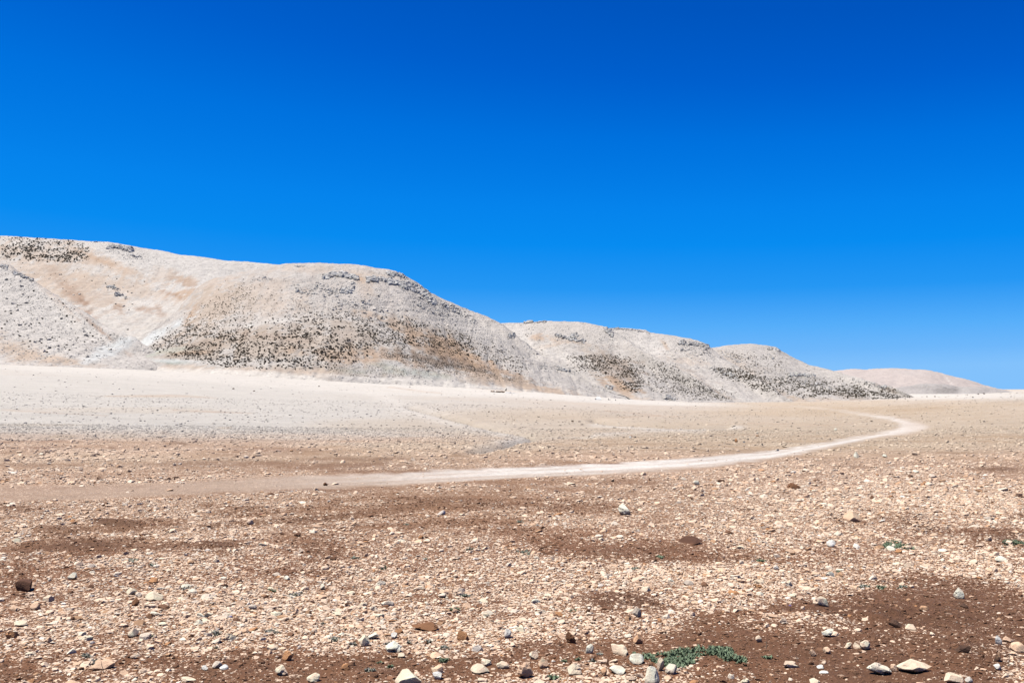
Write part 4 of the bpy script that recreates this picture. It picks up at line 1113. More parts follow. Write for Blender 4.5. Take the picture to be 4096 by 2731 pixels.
# ------------------------------------------------------------------ shrubs on the hills
def shrub_mesh(rg, fine):
    """a cushion shrub one metre across, foot at z = 0"""
    Vs, Ts, Cs, off = [], [], [], 0
    n = 150 if fine else 34
    base, T = ICO[2] if fine else ICO[1]
    b = base * np.array([0.40, 0.40, 0.27]) + np.array([0, 0, 0.20])
    b = b * (1 + 0.22 * fbm(b[:, 0] * 4 + rg.uniform(0, 99), b[:, 1] * 4, 2, 3, z=b[:, 2] * 4))[:, None]
    Vs.append(b); Ts.append(T); Cs.append(np.tile(np.array((0.105, 0.084, 0.056)), (len(b), 1))); off = len(b)
    q = rg.normal(size=(n, 3)); q /= np.linalg.norm(q, axis=1)[:, None]; q[:, 2] = np.abs(q[:, 2])
    c = q * np.array([0.43, 0.43, 0.32]) * rg.uniform(0.75, 1.12, (n, 1)) + np.array([0, 0, 0.17])
    for k in range(n):
        u = rg.normal(size=3); u /= np.linalg.norm(u); v = np.cross(u, q[k]); v /= np.linalg.norm(v) + 1e-9
        s = rg.uniform(0.07, 0.13) * (1 if fine else 2.0)
        Vs.append(np.array([c[k] - u * s, c[k] + v * s * .6, c[k] + u * s + q[k] * s * .5]))
        Ts.append(np.array([[off, off + 1, off + 2]])); off += 3
        Cs.append(np.tile(np.array((0.14, 0.115, 0.076)) * rg.uniform(0.6, 1.5), (3, 1)))
    return np.concatenate(Vs), np.concatenate(Ts), np.concatenate(Cs)


SHRUB_FINE = [shrub_mesh(np.random.default_rng(50 + i), True) for i in range(8)]
SHRUB_COARSE = [shrub_mesh(np.random.default_rng(80 + i), False) for i in range(8)]
# (where on the hills, outline in photograph px, number, width range in m, patchiness)
SHRUBS = [
    ('on the tall left crest', [(0, 948), (276, 960), (361, 1002), (335, 1042), (238, 1050), (120, 1030), (0, 1026)], 430, (1.4, 3.4), .5),
    ('in the left hollow', [(20, 1060), (520, 1040), (640, 1180), (300, 1180)], 16, (1.2, 2.6), 0),
    ('on the left spur', [(0, 1130), (120, 1150), (420, 1330), (380, 1420), (60, 1400), (0, 1280)], 46, (1.0, 2.6), 0),
    ('on the big hill left flank', [(723, 1278), (850, 1210), (1000, 1130), (1020, 1300), (900, 1320), (820, 1310), (720, 1320)], 230, (.8, 1.6), .3),
    ('in the dense left belt of the big hill', [(600, 1385), (663, 1330), (760, 1300), (1000, 1300), (1000, 1470), (893, 1470), (800, 1440), (700, 1425)], 560, (.9, 2.0), .6),
    ('high on the big hill', [(900, 1130), (1080, 1100), (1250, 1200), (1280, 1250), (1100, 1270), (900, 1290)], 150, (.6, 1.3), .3),
    ('midway on the big hill', [(1000, 1300), (1113, 1282), (1283, 1247), (1453, 1255), (1480, 1374), (1495, 1410), (1283, 1480), (1113, 1470), (1000, 1470)], 620, (.9, 2.1), .55),
    ('in the right belt of the big hill', [(1420, 1268), (1560, 1270), (1644, 1281), (1835, 1320), (1900, 1340), (1900, 1417), (1750, 1383), (1623, 1391), (1470, 1374)], 420, (.8, 2.0), .6),
    ('in the low dark patch', [(1517, 1398), (1708, 1417), (1900, 1465), (2061, 1512), (2168, 1528), (2061, 1528), (1900, 1497), (1708, 1476), (1559, 1430)], 900, (.45, .95), .3),
    ('on the right shoulder of the big hill', [(1700, 1335), (1849, 1340), (2083, 1443), (2125, 1477), (2100, 1500), (1912, 1440), (1700, 1395)], 280, (.8, 1.8), .4),
    ('at the foot of the big hill', [(1300, 1462), (1500, 1440), (1560, 1470), (1800, 1500), (1800, 1512), (1450, 1512), (1330, 1500)], 260, (.35, .8), .3),
    ('on the second hill', [(2266, 1422), (2423, 1418), (2551, 1448), (2580, 1490), (2572, 1575), (2529, 1567), (2466, 1511), (2308, 1465)], 588, (1.0, 2.1), .5),
    ('between second and third hills', [(2590, 1448), (2700, 1470), (2720, 1560), (2620, 1570)], 168, (.9, 1.8), .4),
    ('low on the third hill', [(2700, 1500), (2819, 1535), (2960, 1602), (2760, 1592), (2690, 1540)], 364, (.7, 1.5), .4),
    ('on ledges of the fourth hill', [(2850, 1470), (3000, 1490), (3130, 1580), (3180, 1606), (3090, 1560), (2950, 1520)], 494, (1.1, 2.4), .5),
    ('on the fourth hill right end', [(3030, 1505), (3230, 1520), (3400, 1530), (3640, 1582), (3560, 1596), (3360, 1590), (3180, 1580)], 627, (1.1, 2.6), .6),
    ('high on the fourth hill', [(2870, 1400), (3050, 1420), (3150, 1450), (3140, 1500), (2960, 1480)], 171, (1.0, 2.0), .4),
]
sh_pos, sh_size, sh_reg = [], [], []
for ri, (wh, poly, n, (a, b), patchy) in enumerate(SHRUBS):
    n = int(n * 3.1); a, b = a * .86, b * .76
    xs = np.array([p[0] for p in poly]); ys = np.array([p[1] for p in poly])
    cand_x = rng.uniform(xs.min(), xs.max(), n * 9); cand_y = rng.uniform(ys.min(), ys.max(), n * 9)
    ok = poly_inside(cand_x + rng.normal(0, 26, n * 9), cand_y + rng.normal(0, 9, n * 9), poly)
    cand_x, cand_y = cand_x[ok], cand_y[ok]
    pn = fbm(cand_x / 70, cand_y / 13, 3, 300 + ri)
    ok = rng.uniform(0, 1, len(cand_x)) < np.clip(0.60 + patchy * 1.9 * pn, 0.04, 1)
    cand_x, cand_y = cand_x[ok][:n], cand_y[ok][:n]
    for px, py in zip(cand_x, cand_y):
        h = cast(px, py)
        if h is None: continue
        sh_pos.append(h[0]); sh_size.append(random.uniform(0, 1) ** 2.2 * (b - a * .6) + a * .6); sh_reg.append(ri)
sh_size = np.array(sh_size); sh_reg = np.array(sh_reg)
sh_app = sh_size / np.array([p.y for p in sh_pos])
big = set(np.argsort(-sh_app)[:285].tolist())
fine_me = [to_mesh('shrub', V, T, [M_SHRUB], False, {'tint': C}) for V, T, C in SHRUB_FINE]
Vs, Ts, Cs, off = [], [], [], 0
sing = []
for i, p in enumerate(sh_pos):
    sx, sz = sh_size[i], sh_size[i] * random.uniform(0.75, 1.05)
    a = random.uniform(0, 6.28)
    if i in big:
        o = link('shrub', fine_me[i % 8])
        o.location = p; o.rotation_euler = (0, 0, a); o.scale = (sx, sx, sz)
        sing.append((o, int(sh_reg[i]), sh_app[i], 2048 + p.x * F / p.y, YH + (CAMZ - p.z) * F / p.y))
    else:
        V, T, C = SHRUB_COARSE[i % 8]
        c, s = math.cos(a), math.sin(a)
        W = V * np.array([sx, sx, sz])
        W = np.c_[W[:, 0] * c - W[:, 1] * s, W[:, 0] * s + W[:, 1] * c, W[:, 2]] + np.array(p)
        Vs.append(W); Ts.append(T + off); Cs.append(C); off += len(V)
me = to_mesh('scattered_shrubs', np.concatenate(Vs), np.concatenate(Ts), [M_SHRUB], False, {'tint': np.concatenate(Cs)})
tag(link('scattered_shrubs', me), 'small dark cushion shrubs speckled over the hill slopes', 'shrubs', None, 'stuff')
print('shrubs', len(sh_pos))
WORDS = ['', 'second ', 'third ', 'fourth ', 'fifth ', 'sixth ', 'seventh ', 'eighth ', 'ninth ', 'tenth ']
byreg = {}
for q in sing: byreg.setdefault(q[1], []).append(q)


def ordinal(k):
    tens = ['', '', 'twenty', 'thirty', 'forty', 'fifty', 'sixty', 'seventy', 'eighty', 'ninety']
    base = ['', 'first', 'second', 'third', 'fourth', 'fifth', 'sixth', 'seventh', 'eighth', 'ninth', 'tenth', 'eleventh', 'twelfth', 'thirteenth', 'fourteenth', 'fifteenth',
            'sixteenth', 'seventeenth', 'eighteenth', 'nineteenth']
    tenth = ['', '', 'twentieth', 'thirtieth', 'fortieth', 'fiftieth', 'sixtieth', 'seventieth', 'eightieth', 'ninetieth']
    h = ''
    if k >= 100: h = 'hundred-and-'; k -= 100
    if k == 0: return 'hundredth'
    if k < 20: return h + base[k]
    if k % 10 == 0: return h + tenth[k // 10]
    return h + tens[k // 10] + '-' + base[k % 10]


for ri, rows in byreg.items():
    rows.sort(key=lambda q: q[3])
    for j, q in enumerate(rows):
        if len(rows) == 1: lab = 'largest dark cushion shrub ' + SHRUBS[ri][0]
        else: lab = f'dark shrub {SHRUBS[ri][0]}, {ordinal(j + 1)} large one from left'
        tag(q[0], lab, 'shrub', 'larger dark shrubs on the hill slopes')

# ------------------------------------------------------------------ crags, boulders and rubble on the hills
CRAG = np.array((0.88, 0.83, 0.775))
CRAG_LIB = [stone_shape(2, np.random.default_rng(400 + i), 10, float(np.random.default_rng(500 + i).uniform(.5, .9)), .2) for i in range(16)]


STRAY = []


def crag(pts, n, size, spread, label, rise=0.16, tone=1.0):
    """a ledge of jointed limestone blocks grown together along a line on a slope"""
    rg = np.random.default_rng(int(pts[0][0] * 3 + pts[0][1]))
    seg = [math.dist(a, b) for a, b in zip(pts[:-1], pts[1:])]
    L = sum(seg)
    Vs, Ts, Cs, off = [], [], [], 0
    blocks = []
    for k in range(int(n * 2.4)):
        d = rg.uniform(0, L); i = 0
        while d > seg[i] and i < len(seg) - 1: d -= seg[i]; i += 1
        t = d / seg[i]
        px = pts[i][0] + (pts[i + 1][0] - pts[i][0]) * t; py = pts[i][1] + (pts[i + 1][1] - pts[i][1]) * t + rg.normal(0, spread)
        h = None
        for up in range(8):
            h = cast(px, py + up * 4)
            if h is not None: break
        if h is None: continue
        s = (size[0] + (size[1] - size[0]) * rg.random() ** 2) * 1.0
        V, T = CRAG_LIB[int(rg.integers(0, 16))]
        a = rg.normal(0, .35)
        W = V * np.array([s * rg.uniform(.8, 1.5), s * rg.uniform(.8, 1.2), s * rg.uniform(.9, 1.6)])
        c, s_ = math.cos(a), math.sin(a)
        W = np.c_[W[:, 0] * c - W[:, 1] * s_, W[:, 0] * s_ + W[:, 1] * c, W[:, 2]]
        W = W + np.array(h[0]) + np.array([0, 0.15 * s, rise * s])
        blocks.append((W, T, np.tile(CRAG * tone * rg.uniform(.8, 1.2), (len(V), 1)), np.array(h[0]), s))
    # blocks that touch make the outcrop; strays become loose rubble
    C0 = np.array([b[0].mean(0) for b in blocks]); S0 = np.array([b[4] for b in blocks])
    D = np.linalg.norm(C0[:, None] - C0[None], axis=-1) < 0.62 * (S0[:, None] + S0[None])
    lab = np.arange(len(blocks))
    for _ in range(len(blocks)):
        new = np.where(D, lab[None], 10 ** 6).min(1)
        if (new == lab).all(): break
        lab = new
    keep = np.bincount(lab).argmax()
    for k, (W, T, c_, p_, s_) in enumerate(blocks):
        if lab[k] != keep:
            STRAY.append((p_, s_)); continue
        Vs.append(W); Ts.append(T + off); off += len(W); Cs.append(c_)
    V = np.concatenate(Vs); org = V.mean(0)
    o = link('rock_outcrop', to_mesh('rock_outcrop', V - org, np.concatenate(Ts), [M_CRAG], False, {'tint': np.clip(np.concatenate(Cs), 0, .75)}))
    o.location = org
    tag(o, label, 'rock outcrop', 'limestone outcrops on the hills')


for a in [
    ([(1290, 1112), (1330, 1102), (1370, 1100), (1420, 1112), (1430, 1122)], 80, (2.2, 4.6), 4, 'left half of the pale cliff band below the crest of the big hill'),
    ([(1260, 1150), (1300, 1160), (1350, 1165), (1400, 1160), (1420, 1140)], 60, (1.6, 4.0), 12, 'scree of blocks under the left half of the cliff band'),
    ([(1470, 1120), (1510, 1118), (1560, 1126), (1600, 1136), (1640, 1140)], 90, (2.2, 4.4), 4, 'right half of the pale cliff band below the crest of the big hill'),
    ([(1548, 1096), (1590, 1098), (1625, 1114)], 34, (2.0, 3.6), 3, 'knob of pale rock on the skyline of the big hill'),
    ([(1600, 1150), (1640, 1145), (1680, 1165), (1710, 1185), (1740, 1215)], 120, (1.8, 4.2), 9, 'steep jumble of pale blocks falling from the right end of the cliff'),
    ([(1625, 1122), (1660, 1142), (1690, 1165), (1710, 1182)], 40, (2.2, 4.0), 3, 'jagged pale rocks on the right skyline of the big hill'),
    ([(1650, 1210), (1700, 1225), (1760, 1240), (1830, 1275)], 80, (1.2, 3.0), 12, 'scattered rock ledge down the right shoulder of the big hill'),
    ([(1750, 1210), (1800, 1232), (1860, 1262), (1900, 1290)], 60, (1.2, 2.8), 9, 'rocky strip along the right skyline shoulder of the big hill'),
    ([(1180, 1155), (1210, 1172), (1260, 1162)], 30, (1.4, 3.0), 8, 'small broken ledge left of the cliff band'),
    ([(1350, 1215), (1400, 1208), (1480, 1218)], 36, (1.4, 3.0), 9, 'loose ledge midway down the big hill under the cliffs'),
    ([(1180, 1067), (1240, 1063)], 12, (1.0, 2.0), 2, 'thin line of rocks on the crest of the big hill'),
    ([(1010, 1112), (1050, 1118), (1090, 1114)], 30, (1.0, 2.2), 5, 'low dark ledge high on the left of the big hill'),
    ([(432, 988), (470, 990), (500, 996), (526, 1004)], 70, (3.0, 6.4), 3, 'dark-fronted crag near the crest of the tall left hill'),
    ([(470, 1010), (520, 1025), (580, 1030)], 30, (1.4, 3.0), 8, 'loose rocks below the crag of the tall left hill'),
    ([(360, 965), (420, 968)], 12, (1.4, 2.6), 2, 'rock line on the crest of the tall left hill'),
    ([(425, 1150), (455, 1152), (480, 1160)], 14, (2.0, 4.0), 3, 'upper pale ledge in the middle of the hollow'),
    ([(460, 1180), (490, 1178), (505, 1195)], 12, (2.0, 4.0), 4, 'lower pale ledge in the middle of the hollow'),
    ([(55, 1095), (90, 1102), (128, 1122)], 30, (1.6, 3.4), 4, 'dark crag on the shoulder of the left spur'),
    ([(0, 1065), (30, 1072)], 20, (1.4, 3.0), 4, 'rocks where the left spur meets the photo edge'),
    ([(2100, 1292), (2115, 1289), (2130, 1288)], 24, (2.4, 4.6), 2, 'square crag on the saddle skyline between two hills'),
    ([(2135, 1290), (2185, 1287)], 24, (1.4, 2.8), 2, 'low rock rim on the skyline right of the square crag'),
    ([(2225, 1342), (2260, 1350), (2300, 1360), (2340, 1370)], 40, (1.6, 3.6), 4, 'dark broken ledge high on the second hill'),
    ([(2285, 1345), (2310, 1340)], 20, (1.8, 3.4), 5, 'grey rock cluster above the ledge of the second hill'),
    ([(2418, 1318), (2440, 1330), (2450, 1340)], 40, (1.8, 3.6), 5, 'dark crag at the top right corner of the second hill'),
    ([(2030, 1345), (2060, 1346)], 20, (1.2, 2.6), 5, 'small dark ledge in the white gully'),
    ([(2440, 1315), (2508, 1318), (2580, 1326), (2600, 1334)], 56, (1.6, 3.4), 2, 'flat dark rim on the skyline of the third hill'),
    ([(2715, 1372), (2760, 1375), (2800, 1380), (2835, 1390)], 60, (2.0, 4.2), 5, 'broken cliff at the right end of the third hill'),
    ([(2720, 1400), (2790, 1405), (2850, 1410)], 40, (1.6, 3.4), 10, 'rubbly band below the cliff of the third hill'),
    ([(3070, 1395), (3095, 1396), (3118, 1403)], 36, (2.2, 4.2), 3, 'dark cap rock on the top of the fourth hill'),
    ([(2880, 1405), (2920, 1425), (2960, 1450)], 40, (1.6, 3.2), 8, 'dark stony streak on the left of the fourth hill'),
    ([(3155, 1502), (3210, 1500), (3260, 1505)], 46, (2.2, 4.4), 3, 'long dark ledge across the fourth hill'),
    ([(2840, 1475), (2900, 1490), (2960, 1520)], 50, (1.6, 3.6), 8, 'blocky white and dark band low on the fourth hill'),
    ([(3180, 1525), (3250, 1540), (3330, 1545)], 40, (1.8, 3.6), 7, 'lower broken ledge of the fourth hill'),
    ([(3410, 1520), (3480, 1535), (3560, 1556)], 40, (1.6, 3.4), 6, 'rocky rim along the right slope of the fourth hill'),
    ([(3040, 1420), (3100, 1440)], 20, (1.6, 3.0), 10, 'few pale blocks under the cap of the fourth hill'),
    ([(2160, 1465), (2240, 1475), (2300, 1488)], 36, (1.2, 2.8), 6, 'grey rocky strip beside the gully of the second hill'),
    ([(2420, 1545), (2450, 1555)], 18, (1.0, 2.2), 4, 'small grey ledge at the foot of the second hill'),
    ([(2660, 1590), (2700, 1598)], 26, (1.2, 2.6), 5, 'pale rocks at the foot of the third hill'),
]:
    crag(*a)

BOULDERS = [('on the left spur', [(0, 1080), (130, 1140), (480, 1340), (470, 1450), (200, 1440), (0, 1350)], 44, (1.2, 3.4)),
            ('in the hollow of the left hill', [(130, 1090), (650, 1080), (640, 1330), (500, 1340)], 16, (1.2, 3.2)),
            ('under the cliffs of the big hill', [(1150, 1150), (1600, 1150), (1750, 1260), (1500, 1280), (1200, 1250)], 52, (1.0, 2.8)),
            ('on the right shoulder of the big hill', [(1700, 1230), (1900, 1290), (2100, 1420), (2050, 1430), (1800, 1320)], 34, (1.0, 2.4)),
            ('on the second hill', [(2080, 1310), (2400, 1320), (2420, 1410), (2150, 1420)], 22, (1.0, 2.4)),
            ('on the third hill', [(2600, 1360), (2820, 1400), (2840, 1500), (2660, 1470)], 22, (1.2, 3.0)),
            ('on the fourth hill', [(2900, 1400), (3120, 1410), (3300, 1500), (3350, 1560), (3000, 1520)], 44, (1.4, 3.6))]
cr_me = []
for i, (V, T) in enumerate(CRAG_LIB):
    cr_me.append(to_mesh('boulder', V, T, [M_CRAG], False, {'tint': np.tile(CRAG * np.random.default_rng(i).uniform(.55, 1.25), (len(V), 1))}))
for ri, (wh, poly, n, (a, b)) in enumerate(BOULDERS):
    xs = np.array([p[0] for p in poly]); ys = np.array([p[1] for p in poly])
    rows = []
    while len(rows) < n:
        px, py = random.uniform(xs.min(), xs.max()), random.uniform(ys.min(), ys.max())
        if not poly_inside(np.array([px]), np.array([py]), poly)[0]: continue
        h = cast(px, py)
        if h is None: continue
        k = random.randrange(16)
        o = link('boulder', cr_me[k])
        s = a + (b - a) * random.random() ** 2
        o.location = h[0] + Vector((0, 0, s * .12)); o.rotation_euler = (random.gauss(0, .2), random.gauss(0, .2), random.uniform(0, 6.28)); o.scale = (s * 1.2, s, s)
        rows.append((o, px))
    rows.sort(key=lambda q: q[1])
    for j, q in enumerate(rows):
        tag(q[0], f'grey limestone boulder {wh}, {ordinal(j + 1)} from the left', 'boulder', 'loose boulders on the hill slopes')

# finer rubble
RUB = [([(0, 1070), (130, 1130), (520, 1370), (400, 1460), (0, 1440)], 700), ([(1150, 1120), (1640, 1130), (1800, 1270), (1950, 1350), (1500, 1290), (1150, 1270)], 900),
       ([(2080, 1300), (2420, 1320), (2560, 1450), (2300, 1480), (2100, 1400)], 400), ([(2450, 1320), (2830, 1380), (2900, 1500), (2650, 1500)], 400),
       ([(2860, 1400), (3120, 1410), (3600, 1570), (3200, 1590), (2950, 1540)], 700), ([(400, 980), (640, 1010), (700, 1080), (480, 1040)], 140),
       ([(1700, 1280), (2080, 1390), (2330, 1530), (2200, 1500), (1900, 1400)], 400)]
rp, rs = [], []
for poly, n in RUB:
    xs = np.array([p[0] for p in poly]); ys = np.array([p[1] for p in poly])
    cx = rng.uniform(xs.min(), xs.max(), n * 5); cy = rng.uniform(ys.min(), ys.max(), n * 5)
    ok = poly_inside(cx, cy, poly) & (fbm(cx / 40, cy / 14, 3, 555) > -0.25)
    for px, py in list(zip(cx[ok], cy[ok]))[:n * 2]:
        h = cast(px, py)
        if h is None: continue
        rp.append(h[0][:]); rs.append(rng.uniform(0, 1) ** 2.5 * 1.3 + 0.45)
for p_, s_ in STRAY: rp.append(p_); rs.append(s_)
rp, rs = np.array(rp), np.array(rs)
V, T, C = merge_stones(rp, rs, np.clip(CRAG * rng.uniform(.6, 1.35, (len(rp), 1)), 0, .7), 1)
tag(link('rubble', to_mesh('rubble', V, T, [M_CRAG], False, {'tint': C})), 'fine limestone rubble strewn on the hillsides', 'rubble', None, 'stuff')


# ------------------------------------------------------------------ low plants
def plant(px, py, w, h, n, leaf, col, label, group, outline=None):
    """a low mat or tuft of small pointed leaves, w px wide and h px deep in the photograph"""
    rg = np.random.default_rng(int(px * 5 + py))
    m = n * 3
    if outline is None:
        a = rg.uniform(0, 2 * np.pi, m); r = np.sqrt(rg.uniform(0, 1, m)) * (0.8 + 0.35 * np.sin(a * 3 + px) * rg.uniform(.5, 1, m))
        qx, qy = px + np.cos(a) * r * w / 2, py + np.sin(a) * r * h / 2
    else:
        xs = np.array([p[0] for p in outline]); ys = np.array([p[1] for p in outline])
        qx, qy = rg.uniform(xs.min(), xs.max(), m * 2), rg.uniform(ys.min(), ys.max(), m * 2)
        ok = poly_inside(qx + rg.normal(0, 5, m * 2), qy + rg.normal(0, 3, m * 2), outline)
        qx, qy = qx[ok], qy[ok]
    clump = fbm(qx / (w * .07), qy / (w * .035), 2, 9)
    ok = clump > -0.28
    qx, qy = qx[ok][:n], qy[ok][:n]
    Y = hit_py(qx, qy)
    x = (qx - 2048) / F * Y
    z = ground_z(qx, Y)
    o0 = np.array([x.mean(), Y.mean(), z.mean()])
    Vs, Ts, Cs, off = [], [], [], 0
    for k in range(len(qx)):
        base = np.array([x[k], Y[k], z[k] - 0.003])
        for j in range(4):
            a = rg.uniform(0, 6.28); el = rg.uniform(0.1, 1.15)
            L = leaf * rg.uniform(.7, 1.5)
            d = np.array([math.cos(a) * math.cos(el), math.sin(a) * math.cos(el), math.sin(el)])
            s = np.array([-math.sin(a), math.cos(a), 0]) * L * 0.22
            Vs.append(np.array([base, base + d * L * .55 + s, base + d * L, base + d * L * .55 - s]))
            Ts.append(np.array([[off, off + 1, off + 2, off + 3]])); off += 4
            Cs.append(np.tile(np.array(col) * rg.uniform(.55, 1.5), (4, 1)))
    o = link('low_plant', to_mesh('low_plant', np.concatenate(Vs) - o0, np.concatenate(Ts), [M_LEAF], False, {'tint': np.clip(np.concatenate(Cs), 0, .5)}))
    o.location = o0
    tag(o, label, 'plant', group)


GRN, GGRN, BGRN = (0.23, 0.32, 0.20), (0.52, 0.54, 0.40), (0.36, 0.43, 0.33)
plant(2760, 2645, 470, 80, 1500, .020, GRN, 'widest dark green mat of small leaves at the bottom right of centre', 'low green plants on the stony ground',
      outline=[(2525, 2618), (2600, 2622), (2680, 2612), (2760, 2600), (2830, 2592), (2900, 2588), (2935, 2600), (2925, 2622), (2985, 2640), (2975, 2652), (2920, 2648), (2860, 2625), (2790, 2628), (2770, 2655), (2700, 2675), (2640, 2665), (2600, 2645), (2545, 2635)])
plant(3582, 2184, 168, 38, 520, .022, GRN, 'round dark green mat in the gravel at right', 'low green plants on the stony ground')
plant(4060, 2178, 130, 30, 260, .022, np.array(GRN) * .8, 'dark green mat cut by the right edge', 'low green plants on the stony ground')
TUFTS = [(1775, 2642, 54, GRN), (1778, 2594, 40, GGRN), (1480, 2688, 46, GGRN), (1519, 2648, 22, GRN), (1561, 2664, 24, GRN), (1552, 2568, 36, GGRN), (1412, 2580, 34, GGRN), (1635, 2564, 22, GGRN), (1712, 2562, 32, GGRN),
         (864, 2532, 42, GGRN), (1087, 2526, 72, GGRN), (1334, 2562, 60, GGRN), (1384, 2519, 18, GRN), (2214, 2710, 60, GRN), (2256, 2648, 24, GRN), (2310, 2642, 22, GRN), (2396, 2623, 26, GGRN), (2369, 2648, 28, GGRN),
         (1880, 2197, 44, BGRN), (2097, 2214, 70, BGRN), (1531, 2275, 40, GRN), (1479, 2322, 20, GRN), (1420, 2230, 40, BGRN), (1860, 2387, 40, BGRN), (1821, 2443, 44, GRN), (2294, 2445, 32, GRN), (2643, 2226, 44, GRN), (2544, 2272, 38, BGRN),
         (3042, 2240, 50, GRN), (3456, 2342, 60, BGRN), (3522, 2351, 44, GRN), (3607, 2354, 36, BGRN), (3351, 2285, 30, GRN), (750, 2353, 84, GGRN), (1089, 2364, 34, GRN), (1185, 2374, 66, GGRN), (613, 2265, 44, BGRN), (524, 2242, 60, BGRN),
         (607, 2543, 26, GRN), (863, 2590, 22, GGRN), (3070, 2628, 40, GRN), (1290, 2490, 24, GGRN), (380, 2648, 50, GGRN), (345, 2618, 40, GGRN), (2080, 2085, 36, BGRN), (1700, 2235, 30, BGRN), (1625, 2100, 26, BGRN)]
tw = []
for (px, py, w, c) in TUFTS:
    cn = 'green' if c is GRN else 'grey-green' if c is GGRN else 'bluish green'
    tw.append((px, py, w, c, cn))
seen = {}
for (px, py, w, c, cn) in sorted(tw):
    r, cc = where(px, py)
    key = f'{"wide" if w > 48 else "small"} {cn} tuft in the {r} {cc}'.replace('in the bottom edge', 'along the bottom edge')
    seen.setdefault(key, []).append((px, py, w, c))
for key, rows in seen.items():
    for j, (px, py, w, c) in enumerate(rows):
        lab = key if len(rows) == 1 else f'{key}, {ORD[j]} from the left'
        plant(px, py, w * .9, w * .28, int(12 + w * 0.75), .019 if w > 30 else .015, c, lab, 'small tufts among the stones')


# blue flowers and dry stalks
def tube(pts, rad, nseg=5):
    pts = np.array(pts, float); V, T = [], []
    for i, p in enumerate(pts):
        for k in range(nseg):
            a = 2 * math.pi * k / nseg
            V.append(p + np.array([math.cos(a) * rad[i], math.sin(a) * rad[i], 0]))
    for i in range(len(pts) - 1):
        for k in range(nseg):
            a, b = i * nseg + k, i * nseg + (k + 1) % nseg
            T.append([a, b, b + nseg, a + nseg])
    return np.array(V), np.array(T)


def at(px, py):
    Y = float(hit_py(np.array([px]), np.array([py]))[0])
    return np.array([(px - 2048) / F * Y, Y, float(ground_z(np.array([px]), np.array([Y]))[0])])


for px, py, lab in ((921, 2482, 'tiny blue flower in the cream gravel left of centre'), (3160, 2444, 'tiny blue violet flower on dark soil at right')):
    p = at(px, py)
    e = bpy.data.objects.new('flower', None); COL.objects.link(e); e.location = p
    tag(e, lab, 'flower', 'blue wild flowers')
    V, T = tube([(0, 0, 0), (.002, 0, .015), (.001, .002, .03)], [.0012, .001, .001])
    link('stem', to_mesh('stem', V, T, [M_LEAF], True, {'tint': np.tile((.06, .1, .04), (len(V), 1))}), e)
    V, T = [], []
    for k in range(6):
        a = k * math.pi / 3; d = np.array([math.cos(a), math.sin(a), .35]); s = np.array([-math.sin(a), math.cos(a), 0])
        b = np.array([.001, .002, .03]); L = .013
        T.append([len(V), len(V) + 1, len(V) + 2, len(V) + 3]); V += [b, b + d * L * .6 + s * L * .3, b + d * L, b + d * L * .6 - s * L * .3]
    link('petals', to_mesh('petals', np.array(V), np.array(T), [M_LEAF], False, {'tint': np.tile((.10, .11, .60), (len(V), 1))}), e)
for px, py, h, lean, lab in ((4033, 2668, 90, .25, 'bent dry stalk near the right edge'), (3190, 2640, 36, -.3, 'short curved dry stalk right of the green mat'), (3064, 2592, 50, .2, 'thin dry stalk above the green mat'), (415, 2690, 46, -.5, 'pale dry stem at the bottom left')):
    p = at(px, py); L = h * p[1] / F
    V, T = tube([(0, 0, -.01), (lean * L * .15, .0, L * .35), (lean * L * .5, 0.01, L * .7), (lean * L * .4, .0, L)], [.0022, .0018, .0014, .0008])
    o = link('dry_stalk', to_mesh('dry_stalk', V, T, [M_THING], True, {'tint': np.tile((.50, .40, .30), (len(V), 1))})); o.location = p
    tag(o, lab, 'stalk', 'dry stalks')


# ------------------------------------------------------------------ scraps on the ground
def scrap(px, py, w, h, col, label):
    p = at(px, py); W, H = w * p[1] / F, max(h * p[1] / F, .012)
    g = np.linspace(-.5, .5, 7); X, Yg = np.meshgrid(g, g)
    top = .4 + .6 * np.abs(vnoise(X * 4 + px, Yg * 4, None, 5))
    V = np.concatenate([np.stack([X * W, Yg * W * .5, top * H], -1).reshape(-1, 3), np.stack([X * W, Yg * W * .5, top * H - .004], -1).reshape(-1, 3)])
    i = np.arange(49).reshape(7, 7)
    q = np.stack([i[:-1, :-1], i[:-1, 1:], i[1:, 1:], i[1:, :-1]], -1).reshape(-1, 4)
    rim = list(i[0, :]) + list(i[1:, -1]) + list(i[-1, -2::-1]) + list(i[-2:0:-1, 0])
    side = np.array([[rim[k], rim[k - 1], rim[k - 1] + 49, rim[k] + 49] for k in range(len(rim))])
    o = link('litter_scrap', to_mesh('litter_scrap', V, np.concatenate([q, q[:, ::-1] + 49, side]), [M_THING], False, {'tint': np.tile(col, (98, 1))}))
    o.location = p; o.rotation_euler = (0, 0, .2)
    tag(o, label, 'litter', 'scraps of litter')


scrap(1048, 2061, 20, 7, (.45, .06, .07), 'red crumpled scrap left of the soil bank')
scrap(560, 2017, 22, 6, (.08, .10, .17), 'dark blue strip of litter below the track')
scrap(617, 2104, 16, 8, (.35, .12, .10), 'dull red scrap on the brown soil')
scrap(2976, 1773, 9, 9, (.45, .55, .68), 'pale blue scrap before the track')
scrap(1235, 1791, 8, 5, (.25, .40, .62), 'light blue scrap on the pale fan')


# ------------------------------------------------------------------ camp at the foot of the big hill
def far_at(px, py):
    return at(px, py)


